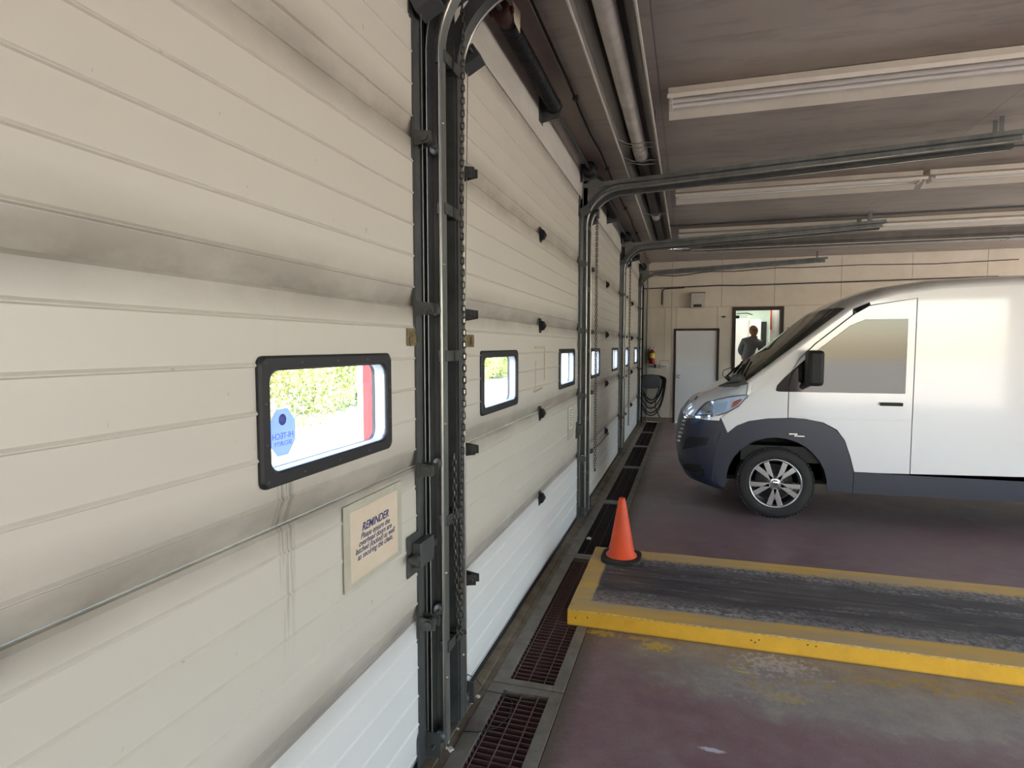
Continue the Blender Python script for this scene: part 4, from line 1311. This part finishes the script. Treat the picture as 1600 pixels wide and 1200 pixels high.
door_ = [(1.908, .984), (1.908, 1.30), (1.928, 1.42), (1.99, 1.535), (2.126, 1.68), (2.425, 1.94), (2.55, 2.02), (2.92, 2.08), (2.92, .50), (2.478, .50), (2.445, .63), (2.394, .785), (2.324, .885), (2.205, .95), (2.05, .977)]
cargo = [(2.928, .50), (2.928, 2.085), (2.56, 2.03)] + [E_[20], E_[21], E_[22], E_[23], E_[24], E_[25], E_[26], (6.80, 2.0), (6.84, 1.2), (6.84, .50)]
sill = [(2.475, .494), (6.84, .494), (6.84, .32)] + arc(WX2, .43, -3, 183) + [(2.475, .30)]
cargo = cargo[:-1] + [(6.84, .5), (5.78, .5)] + arc(WX2, .44, 20, 160) + [(4.92, .5)]
for poly, nm, mt in ((clad, 'wheel_arch_cladding', M_NAVY), (fender, 'fender', M_WHITE), (door_, 'front_door', M_WHITE), (cargo, 'cargo_side', M_WHITE), (sill, 'sill', M_NAVY)):
    for ya, yb_ in ((YN, YN + .02), (YF, YF - .02)):
        put(nm, MB().prism(poly, 'y', ya, yb_), mt, van)
# dark liner behind the gaps; wheel wells coloured near-black as painted shade
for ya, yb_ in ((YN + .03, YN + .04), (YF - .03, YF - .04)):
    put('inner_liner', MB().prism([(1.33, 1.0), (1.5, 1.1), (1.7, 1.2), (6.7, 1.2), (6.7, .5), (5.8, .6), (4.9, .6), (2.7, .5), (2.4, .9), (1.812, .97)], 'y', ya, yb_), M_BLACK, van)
for wx in (WX, WX2):
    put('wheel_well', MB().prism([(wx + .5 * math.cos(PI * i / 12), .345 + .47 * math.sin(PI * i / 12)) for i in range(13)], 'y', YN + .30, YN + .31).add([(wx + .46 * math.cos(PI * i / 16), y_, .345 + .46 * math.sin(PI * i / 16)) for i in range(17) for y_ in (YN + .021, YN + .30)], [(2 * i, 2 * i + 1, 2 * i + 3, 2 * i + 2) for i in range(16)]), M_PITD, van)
put('underbody', MB().box((1.2, YN + .3, .30), (6.6, YF - .3, .55)), M_BLACK, van)
put('cab_floor', MB().box((1.5, YN + .06, .55), (3.4, YF - .06, .7)), M_BLACK, van)
put('bulkhead', MB().box((3.3, YN + .05, .6), (3.34, YF - .05, 2.15)), M_BLACK, van)
put('dashboard', MB().prism([(1.55, .8), (1.5, 1.26), (1.75, 1.31), (2.0, 1.30), (2.08, 1.15), (1.95, .8)], 'y', YN + .08, YF - .08), M_PLAST, van, .02)
put('steering_wheel', MB().tube([(2.16 + .10 * math.sin(a) , 6.55 + .19 * math.cos(a), 1.30 + .165 * math.sin(a)) for a in [2 * PI * i / 24 for i in range(24)]], .016, 8, close=True).tube([(2.16, 6.38, 1.30), (2.16, 6.72, 1.30)], .015, 6), M_BLACK, van)
for yy in (6.3, 7.35):
    put('seat', MB().box((2.5, yy, .8), (3.0, yy + .5, 1.1)).box((2.95, yy, 1.0), (3.1, yy + .5, 1.72), Matrix.Rotation(-.15, 3, 'Y')).box((3.02, yy + .12, 1.72), (3.12, yy + .38, 1.95)), M_GREY, van, .03)
# side glass + seams
glassp = [(1.792, 1.235), (1.80, 1.285), (1.86, 1.36), (2.03, 1.53), (2.40, 1.845), (2.52, 1.90), (2.86, 1.90), (2.86, 1.232), (1.82, 1.228)]
for y_, o_ in ((YN, -.006), (YF, .006)):
    put('side_window', MB().prism(glassp, 'y', y_, y_ + o_), mat('side_glass', (20, 21, 23), .06, 0), van, .002)
put('window_divider', MB().tube([(1.905, YN - .009, 1.24), (1.905, YN - .009, 1.30), (1.93, YN - .009, 1.41), (1.99, YN - .009, 1.48)], .005, 6), M_BLACK, van)
put('body_moulding', MB().box((1.925, YN - .008, .985), (2.9, YN, 1.0)), M_WHITE, van, .002)
put('door_handle', MB().box((2.66, YN - .035, 1.12), (2.84, YN - .012, 1.15)).box((2.68, YN - .02, 1.12), (2.70, YN, 1.15)).box((2.80, YN - .02, 1.12), (2.82, YN, 1.15)), M_BLACK, van, .006)
put('sill_badge', MB().box((1.915, YN - .012, .822), (1.99, YN, .838)).box((1.96, YN - .014, .806), (2.05, YN, .820)), M_ALU, van, .002)
mr = put('mirror', MB().box((2.02, YN - .27, 1.30), (2.15, YN - .06, 1.62)), M_BLACK, van, .03)
put('mirror_arm', MB().tube([(2.02, YN, 1.28), (2.07, YN - .14, 1.33)], .03, 8), M_BLACK, van)
# raycast patches laid on the body surface
allv = MB()
allv.add(full.v, full.f)
b_ = MB().prism([(p[0], p[1]) for p in ([E_[i] for i in range(0, 23)] + [(3.1, .3), (2.47, .30)])], 'y', YN, YN + .001)
bvf = BVHTree.FromPolygons([Vector(v) for v in full.v], full.f)
sideplane = [Vector((1.2, YN, .2)), Vector((4, YN, .2)), Vector((4, YN, 2.2)), Vector((1.2, YN, 2.2))]
Fv = Vector((-math.sin(YAW) * math.cos(PITCH), math.cos(YAW) * math.cos(PITCH), -math.sin(PITCH)))
Rv = Vector((math.cos(YAW), math.sin(YAW), 0))
Uv = Vector((-math.sin(YAW) * math.sin(PITCH), math.cos(YAW) * math.sin(PITCH), math.cos(PITCH)))
CV = Vector((CAMX, 0, CAMH))


def hit(px, py, off_=.006):
    """point of the van's near corner that the photograph shows at this pixel"""
    r = (Fv + Rv * ((px - 800) / FPX) + Uv * ((600 - py) / FPX)).normalized()
    loc, nrm, _, dist = bvf.ray_cast(CV, r)
    ts = (YN - CV.y) / r.y
    p = CV + r * ts
    if loc is None or dist > ts:
        if p.x > 1.22:
            return p + Vector((0, -off_, 0)), Vector((0, -1, 0))
    if loc is None:
        return p, Vector((0, -1, 0))
    if nrm.dot(r) > 0:
        nrm = -nrm
    return loc + nrm * off_, nrm


def lerp_poly(P, t_):
    L = [0]
    for i in range(len(P) - 1):
        L.append(L[-1] + math.dist(P[i], P[i + 1]))
    d_ = t_ * L[-1]
    for i in range(len(P) - 1):
        if d_ <= L[i + 1] + 1e-9:
            f = (d_ - L[i]) / max(1e-9, L[i + 1] - L[i])
            return (P[i][0] * (1 - f) + P[i + 1][0] * f, P[i][1] * (1 - f) + P[i + 1][1] * f)
    return P[-1]


MIRROR = []


def patch(top, bot, n=16, m_=5, off_=.006, th=.008, both=True):
    V = []
    for i in range(n + 1):
        a, b = lerp_poly(top, i / n), lerp_poly(bot, i / n)
        for j in range(m_ + 1):
            f = j / m_
            p, nr = hit(a[0] * (1 - f) + b[0] * f, a[1] * (1 - f) + b[1] * f, off_)
            V.append((p, nr))
    k = m_ + 1
    P1 = [tuple(p) for p, nr in V]
    P2 = [tuple(p - nr * th) for p, nr in V]
    N = len(P1)
    F = [(i * k + j, i * k + j + 1, (i + 1) * k + j + 1, (i + 1) * k + j) for i in range(n) for j in range(m_)]
    rim = [(i * k, (i + 1) * k) for i in range(n)] + [(i * k + m_, (i + 1) * k + m_) for i in range(n)] + [(j, j + 1) for j in range(m_)] + [(n * k + j, n * k + j + 1) for j in range(m_)]
    F2 = [tuple(q + N for q in f[::-1]) for f in F] + [(a, b, b + N, a + N) for a, b in rim]
    mb = MB().add(P1 + P2, F + F2, False)
    if both:
        MIRROR.append(MB().add([(x, 2 * YC - y, z) for x, y, z in P1 + P2], F + F2, False))
    return mb


def putp(nm, mb, mt, par):
    put(nm, mb, mt, par)
    while MIRROR:
        put(nm, MIRROR.pop(), mt, par)


HT = [(1089, 648), (1094, 641), (1104, 631), (1120, 625), (1145, 620), (1168, 617.5)]
HB = [(1089, 649), (1105, 648), (1121, 648.5), (1137, 643), (1154, 634), (1168, 619)]
putp('headlamp', patch(HT, HB, 20, 6, .004, .006), M_HEADL, van)
putp('headlamp_rim', patch([(1086, 649), (1092, 640), (1103, 629.5), (1120, 623.3), (1145, 618.3), (1169, 616)], [(1089, 648), (1094, 641), (1104, 631), (1120, 625), (1145, 620), (1168, 617.5)], 20, 1, .010, .01), M_NAVY, van)
putp('headlamp_rim', patch([(1089, 648), (1105, 647.5), (1121, 648), (1137, 642.5), (1154, 633.5), (1168, 618)], [(1087, 650), (1105, 649.8), (1122, 650), (1138, 644.2), (1155, 635), (1169.5, 617)], 20, 1, .010, .01), M_BRK, van)
putp('lamp_projector', patch([(1096, 641), (1106, 635), (1112, 633)], [(1098, 646), (1106, 646), (1112, 645)], 6, 3, .009, .005), M_CHROME, van)
putp('lamp_projector', patch([(1115, 633), (1125, 629), (1137, 627)], [(1116, 646), (1125, 645), (1134, 640)], 8, 4, .010, .005), mat('lamp_bowl', (190, 224, 240), .1, .6), van)
putp('turn_signal', patch([(1146, 628), (1153, 624.5), (1160, 623)], [(1142, 638), (1150, 633.5), (1156, 628)], 6, 3, .011, .005), M_AMBER, van)
putp('headlamp_lens', patch(HT, HB, 20, 6, .016, .002), M_LENS, van)
putp('chrome_bar', patch([(1070, 647), (1085, 651), (1100, 650.5), (1121, 646.5)], [(1071, 654), (1085, 654.5), (1100, 653.5), (1121, 649.5)], 14, 2, .014, .012), M_CHROME, van)
for i in range(6):
    xa, ya = 1068 - i * 1.7, 656 + i * 6
    putp('grille_bar', patch([(xa, ya), (xa + 5.5, ya + 1)], [(xa - .5, ya + 3), (xa + 5, ya + 4)], 4, 1, .012, .012), M_CHROME if i % 2 == 0 else M_ALU, van)
putp('fog_lamp_recess', patch([(1071, 688), (1076, 682), (1108, 684)], [(1066, 703), (1082, 699), (1104, 695)], 10, 4, .002, .004), M_BLACK, van)
putp('recess_lip', patch([(1063, 703), (1085, 702), (1104, 697)], [(1064, 706), (1085, 706), (1107, 698)], 12, 1, .010, .01), M_NAVY, van)
putp('lower_recess', patch([(1068, 726), (1075, 724), (1096, 726)], [(1070, 733), (1080, 737), (1096, 738)], 8, 3, .002, .004), M_BLACK, van)
putp('tow_hook', patch([(1095, 732), (1099, 732)], [(1095, 744), (1099, 744)], 3, 3, .014, .014), M_BLACK, van)
putp('cladding_crease', patch([(1126, 677), (1120, 692), (1115, 715), (1112, 750)], [(1129, 678), (1123, 693), (1118, 715), (1115, 750)], 16, 1, .012, .012), M_NAVY, van)
putp('cowl_vent', patch([(1123, 602), (1135, 597), (1150, 592.5), (1164, 592)], [(1122, 604), (1135, 605), (1150, 604), (1168, 600)], 16, 4, .010, .01, False), M_PLAST, van)
for i in range(3):
    putp('cowl_rib', patch([(1127 + 8 * i, 601 - 2.2 * i), (1150 + 4 * i, 596)], [(1127 + 8 * i, 602.5 - 2.2 * i), (1150 + 4 * i, 597.5)], 10, 1, .020, .01, False), M_BLACK, van)
putp('nose_badge', patch([(1085, 624), (1089, 618.5)], [(1087.5, 625), (1091, 619.5)], 3, 1, .006, .006, False), M_BROWN, van)
putp('hood_seam', patch([(1168.2, 597.5), (1167, 606), (1165.5, 617)], [(1169.2, 597.5), (1168, 606), (1166.5, 617)], 8, 1, .0035, .004), M_BLACK, van)
# wipers and folded wiring over the cowl
def gl(r_, v_, o_=.03):
    x, y, z = srf(rowi(r_), v_)
    return (x - o_ * .6, y, z + o_ * .8)


put('wiper', MB().tube([gl(12.7, -.75), gl(13.4, -.6, .05), gl(14.0, -.30)], .009, 6).tube([gl(13.3, -.72, .02), gl(14.0, -.30, .02), gl(14.5, .05, .02)], .012, 6), M_BLACK, van)
put('wiper', MB().tube([gl(12.7, -.05), gl(13.4, .0, .04), gl(13.9, .15)], .009, 6).tube([gl(13.3, -.1, .02), gl(13.8, .15, .02), gl(14.2, .5, .02)], .012, 6), M_BLACK, van)
px_, py_, pz_ = srf(rowi(12.5), -.84)
put('wiper_base', MB().lathe([(0, .10), (.05, .09), (.075, .04), (.08, -.02)], (px_, py_, pz_), 'z', 16), M_GREY, van)
put('antenna_loop', MB().tube([(1.45, 6.6, 1.30), (1.38, 6.62, 1.31), (1.345, 6.63, 1.35), (1.35, 6.62, 1.40), (1.42, 6.62, 1.43), (1.54, 6.6, 1.42)], .004, 6), M_BLACK, van)


def wheel(wx, y, s):
    """y: outer face; s=+1 when the inside of the van lies towards +y"""
    w_ = put('wheel', MB().lathe([(.235, s * .005), (.25, s * -.006), (.30, s * -.006), (.325, s * .006), (.342, s * .03), (.343, s * .11), (.342, s * .20), (.325, s * .225), (.24, s * .23), (.235, s * .2)], (wx, y, .343), 'y', 56), M_RUB, van)
    base_ = (wx, y, .343)

    def wp(nm, mb, mt, bv=0):
        mb.v = [(x - van.location.x, yy - van.location.y, z - van.location.z) for x, yy, z in mb.v]
        return obj(nm, mb, mt, w_, bv)
    tr = MB()
    for i in range(64):
        a = 2 * PI * i / 64
        rot_ = Matrix.Rotation(-a, 3, 'Y')
        for y_a, y_b in ((.012, .055), (.07, .11), (.125, .165), (.18, .22)):
            tr.box((wx - .011, y + s * y_a, .343 + .336), (wx + .011, y + s * y_b, .343 + .3475), rot_, base_)
    wp('tread', tr, M_RUB)
    wp('rim', MB().lathe([(.237, s * .0), (.24, s * -.006), (.228, s * -.008), (.218, s * .004), (.212, s * .05), (.212, s * .2)], base_, 'y', 48), M_RIM)
    wp('brake_disc', MB().lathe([(0, s * .10), (.17, s * .10), (.17, s * .12), (0, s * .12)], base_, 'y', 32), M_BRK)
    sp = MB()
    for i in range(5):
        for da in (-13, 13):
            a = math.radians(90 + 72 * i + 36)
            a2 = math.radians(90 + 72 * i + 36 + da)
            ux, uz = math.cos(a), math.sin(a)
            ux2, uz2 = math.cos(a2), math.sin(a2)
            px_, pz_ = -uz2, ux2
            w0, w1 = .021, .026
            c_in = (wx + .05 * ux, .343 + .05 * uz)
            c_out = (wx + .222 * ux2, .343 + .222 * uz2)
            pl = [(c_in[0] - px_ * w0, c_in[1] - pz_ * w0), (c_out[0] - px_ * w1, c_out[1] - pz_ * w1), (c_out[0] + px_ * w1, c_out[1] + pz_ * w1), (c_in[0] + px_ * w0, c_in[1] + pz_ * w0)]
            sp.prism(pl, 'y', y + s * -.004, y + s * .03)
        # web joining each pair near the rim
        a = math.radians(90 + 72 * i + 36)
        q = [(wx + r * math.cos(a + o), .343 + r * math.sin(a + o)) for r, o in ((.10, -.12), (.145, -.16), (.145, .16), (.10, .12))]
        sp.prism(q, 'y', y + s * -.001, y + s * .03)
    wp('spokes', sp, M_RIM, .004)
    wp('hub', MB().lathe([(0, s * -.004), (.035, s * -.004), (.07, s * .0), (.075, s * .03)], base_, 'y', 24), M_RIM)
    wp('centre_cap', MB().lathe([(0, s * -.016), (.025, s * -.016), (.031, s * -.012), (.033, s * .0)], base_, 'y', 24), M_CHROME)
    wp('cap_emblem', MB().prism([(wx + u, .343 + v) for u, v in ((0, -.017), (.007, -.004), (.019, -.002), (.017, .011), (.006, .013), (0, .006), (-.006, .013), (-.017, .011), (-.019, -.002), (-.007, -.004))], 'y', y - s * .018, y - s * .016), M_BRK)
    for i in range(5):
        a = math.radians(90 + 72 * i)
        wp('lug_nut', MB().lathe([(0, s * -.012), (.010, s * -.012), (.013, s * -.004), (.013, s * .02)], (wx + .062 * math.cos(a), y, .343 + .062 * math.sin(a)), 'y', 8), M_BRK)
    wp('tyre_bead', MB().lathe([(.262, s * -.0075), (.266, s * -.0095), (.270, s * -.0075)], base_, 'y', 56), M_RUB)


wheel(WX, YN + .015, 1)
wheel(WX2, YN + .015, 1)
wheel(WX, YF - .015, -1)
wheel(WX2, YF - .015, -1)

# ------------------------------------------------------------------ the person in the office doorway
def skin_body(name, verts, edges_, radii, m_, parent, sub=2):
    me_ = bpy.data.meshes.new(name)
    me_.from_pydata(verts, edges_, [])
    o = bpy.data.objects.new(name, me_)
    link(o, parent)
    o.modifiers.new('skin', 'SKIN')
    for i, r in enumerate(radii):
        me_.skin_vertices[0].data[i].radius = (r, r) if not isinstance(r, tuple) else r
    me_.skin_vertices[0].data[0].use_root = True
    sb = o.modifiers.new('sub', 'SUBSURF')
    sb.levels = sb.render_levels = sub
    me_.materials.append(m_)
    for p in me_.polygons:
        p.use_smooth = True
    o.modifiers['skin'].use_smooth_shade = True
    return o


px0, py0, pz0 = 2.33, 14.05, STEP
man = empty('person', (px0, py0, pz0), 'bald person in a grey jacket seen from behind in the office doorway', 'person')
# local: x right, y away from camera, z up ; leaning slightly forward/right, head turned left
J = [(-.06, 0, .90), (-.05, 0, 1.06), (-.02, .03, 1.24), (.03, .06, 1.38), (.06, .07, 1.45),
     (-.14, .05, 1.36), (-.21, .13, 1.16), (-.15, .33, 1.06),
     (.19, .09, 1.33), (.25, .22, 1.12), (.33, .42, 1.06),
     (-.16, 0, .86), (.04, 0, .86)]
skin_body('jacket', J, [(0, 1), (1, 2), (2, 3), (3, 4), (3, 5), (5, 6), (6, 7), (3, 8), (8, 9), (9, 10), (0, 11), (0, 12)],
          [(.20, .14), (.20, .14), (.20, .14), (.175, .125), .07, .085, .07, .05, .085, .07, .05, .12, .12], M_SHIRT, man)
L = [(0, 0, .90), (-.10, 0, .84), (-.11, .01, .47), (-.12, -.02, .08), (-.13, .10, .04), (.10, 0, .84), (.11, .03, .47), (.12, 0, .08), (.13, .12, .04)]
skin_body('trousers', L, [(0, 1), (1, 2), (2, 3), (0, 5), (5, 6), (6, 7)], [.12, .105, .075, .055, .05, .105, .075, .055, .05], M_KHAKI, man)
for s_ in (-1, 1):
    obj('shoe', MB().add(*(lambda b: (b.v, b.f))(MB().box((s_ * .12 - .045, -.09, 0), (s_ * .12 + .045, .18, .09)))), M_BLACK, man, .03)
hd = bmesh.new()
bmesh.ops.create_uvsphere(hd, u_segments=28, v_segments=20, radius=1)
for v in hd.verts:
    x, y, z = v.co
    z2 = z * .122
    x2, y2 = x * .078, y * .098
    if z < 0:
        x2 *= 1 + .22 * z
        y2 = y2 * (1 + .12 * z) + (.018 * -z if y > 0 else .012 * z)
    if y > .55 and abs(x) < .25 and -.35 < z < .15:
        y2 += .022 * (1 - abs(x) / .25) * (1 - abs(z + .1) / .3 if abs(z + .1) < .3 else 0)      # nose
    if y > .5 and .02 < z < .25 and .15 < abs(x) < .6:
        y2 -= .006                                                                               # eye sockets
    v.co = (x2, y2, z2)
mh = bpy.data.meshes.new('head')
hd.to_mesh(mh)
hd.free()
for p in mh.polygons:
    p.use_smooth = True
mh.materials.append(M_SKIN)
head = obj('head', mh, None, man)
head.location = (.055, .10, 1.60)
head.rotation_euler = (-.18, -.1, math.radians(48))
obj('neck', MB().tube([(.06, .06, 1.40), (.058, .085, 1.48), (.055, .09, 1.55)], [.066, .058, .056], 16), M_SKIN, man)
obj('collar', MB().lathe([(.075, -.035), (.078, .0), (.070, .022), (.066, .02), (.068, -.03)], (.06, .07, 1.455), 'z', 20), M_SHIRT, man)
for s_ in (-1, 1):
    obj('ear', MB().lathe([(0, -.006), (.018, -.006), (.024, 0), (.018, .006), (0, .006)], (s_ * .079, -.005, -.005), 'x', 12), M_SKIN, head)
    obj('eye', MB().lathe([(0, .008), (.007, .006), (.010, 0)], (s_ * .03, .084, .018), 'y', 10), M_LABELW, head)
obj('mouth', MB().tube([(-.022, .085, -.06), (0, .092, -.06), (.022, .085, -.06)], .004, 6), M_RUST, head)
hr = MB()
for i in range(15):
    a = math.radians(180 + 180 * i / 14)
obj('hair_fringe', MB().add([(math.cos(a) * .081 * k2, math.sin(a) * .1 * k2, z) for a in [math.radians(195 + 150 * i / 14) for i in range(15)] for (z, k2) in ((-.05, .93), (-.01, .99), (.025, 1.0))],
    [(i * 3 + j, (i + 1) * 3 + j, (i + 1) * 3 + j + 1, i * 3 + j + 1) for i in range(14) for j in range(2)], True), M_HAIR, head)


def hand(parent, loc, yaw, s_):
    hroot = obj('hand', MB().tube([(0, 0, 0), (0, .03, -.004), (0, .075, -.01)], [.022, .036, .036], 10), M_SKIN, parent)
    hroot.location = loc
    hroot.rotation_euler = (-.5, 0, yaw)
    for i, L_ in enumerate((.062, .072, .068, .052)):
        x = -.027 + .018 * i
        obj('finger', MB().tube([(x, .06, -.008), (x * 1.1, .075 + L_ * .5, -.014), (x * 1.1, .075 + L_ * .8, -.032), (x, .075 + L_ * .85, -.05)], [.0095, .009, .008, .007], 8), M_SKIN, hroot)
    obj('thumb', MB().tube([(s_ * .025, .015, -.005), (s_ * .048, .045, -.015), (s_ * .05, .075, -.025)], [.012, .011, .009], 8), M_SKIN, hroot)


hand(man, (-.14, .36, 1.05), -.2, 1)
hand(man, (.345, .44, 1.07), -.4, -1)
obj('belt', MB().lathe([(.165, -.018), (.17, 0), (.165, .018)], (0, 0, .90), 'z', 24), M_BLACK, man)

# ------------------------------------------------------------------ bushes beyond the yard
def bush_mesh(seed, m_):
    rd = random.Random(seed)
    mb = MB()
    blobs = [((rd.random() - .5) * 2.2, (rd.random() - .5) * 1.6, .6 + rd.random() * 1.6, .65 + rd.random() * .5) for _ in range(9)]
    for _ in range(13000):
        cx, cy, cz_, r = rd.choice(blobs)
        u, a = rd.random() * 2 - 1, rd.random() * 2 * PI
        rr = r * (.72 + .33 * rd.random())
        q = math.sqrt(1 - u * u)
        p = Vector((cx + rr * q * math.cos(a), cy + rr * q * math.sin(a), max(.02, cz_ + rr * u * .9)))
        s = .025 + rd.random() * .035
        t1 = Vector((rd.random() - .5, rd.random() - .5, rd.random() - .5)).normalized()
        t2 = t1.cross(Vector((rd.random() - .5, rd.random() - .5, rd.random() - .5))).normalized()
        mb.add([p - t1 * s, p + t2 * s * .5, p + t1 * s, p - t2 * s * .5], [(0, 1, 2, 3)])
    return mesh('foliage', mb, m_, recalc=False)


BM = [bush_mesh(3, M_LEAFG), bush_mesh(5, M_LEAFG2), bush_mesh(9, M_LEAFG)]
k = 0
for i in range(17):
    y = 1.5 + i * 2.3
    x = -7.2 - .05 * y - random.random() * 1.0
    b = empty('bush', (x, y, -.03), 'sunlit green bush at the edge of the yard outside', 'bush', 'bushes beyond the yard')
    q = obj('foliage', BM[i % 3], None, b)
    q.rotation_euler = (0, 0, random.random() * 6)
    q.scale = (1, 1, .85 + random.random() * .4)
    obj('stem', MB().tube([(0, 0, 0), (.1, .05, .6), (.05, .1, 1.2)], [.06, .045, .03], 8), M_BROWN, b)
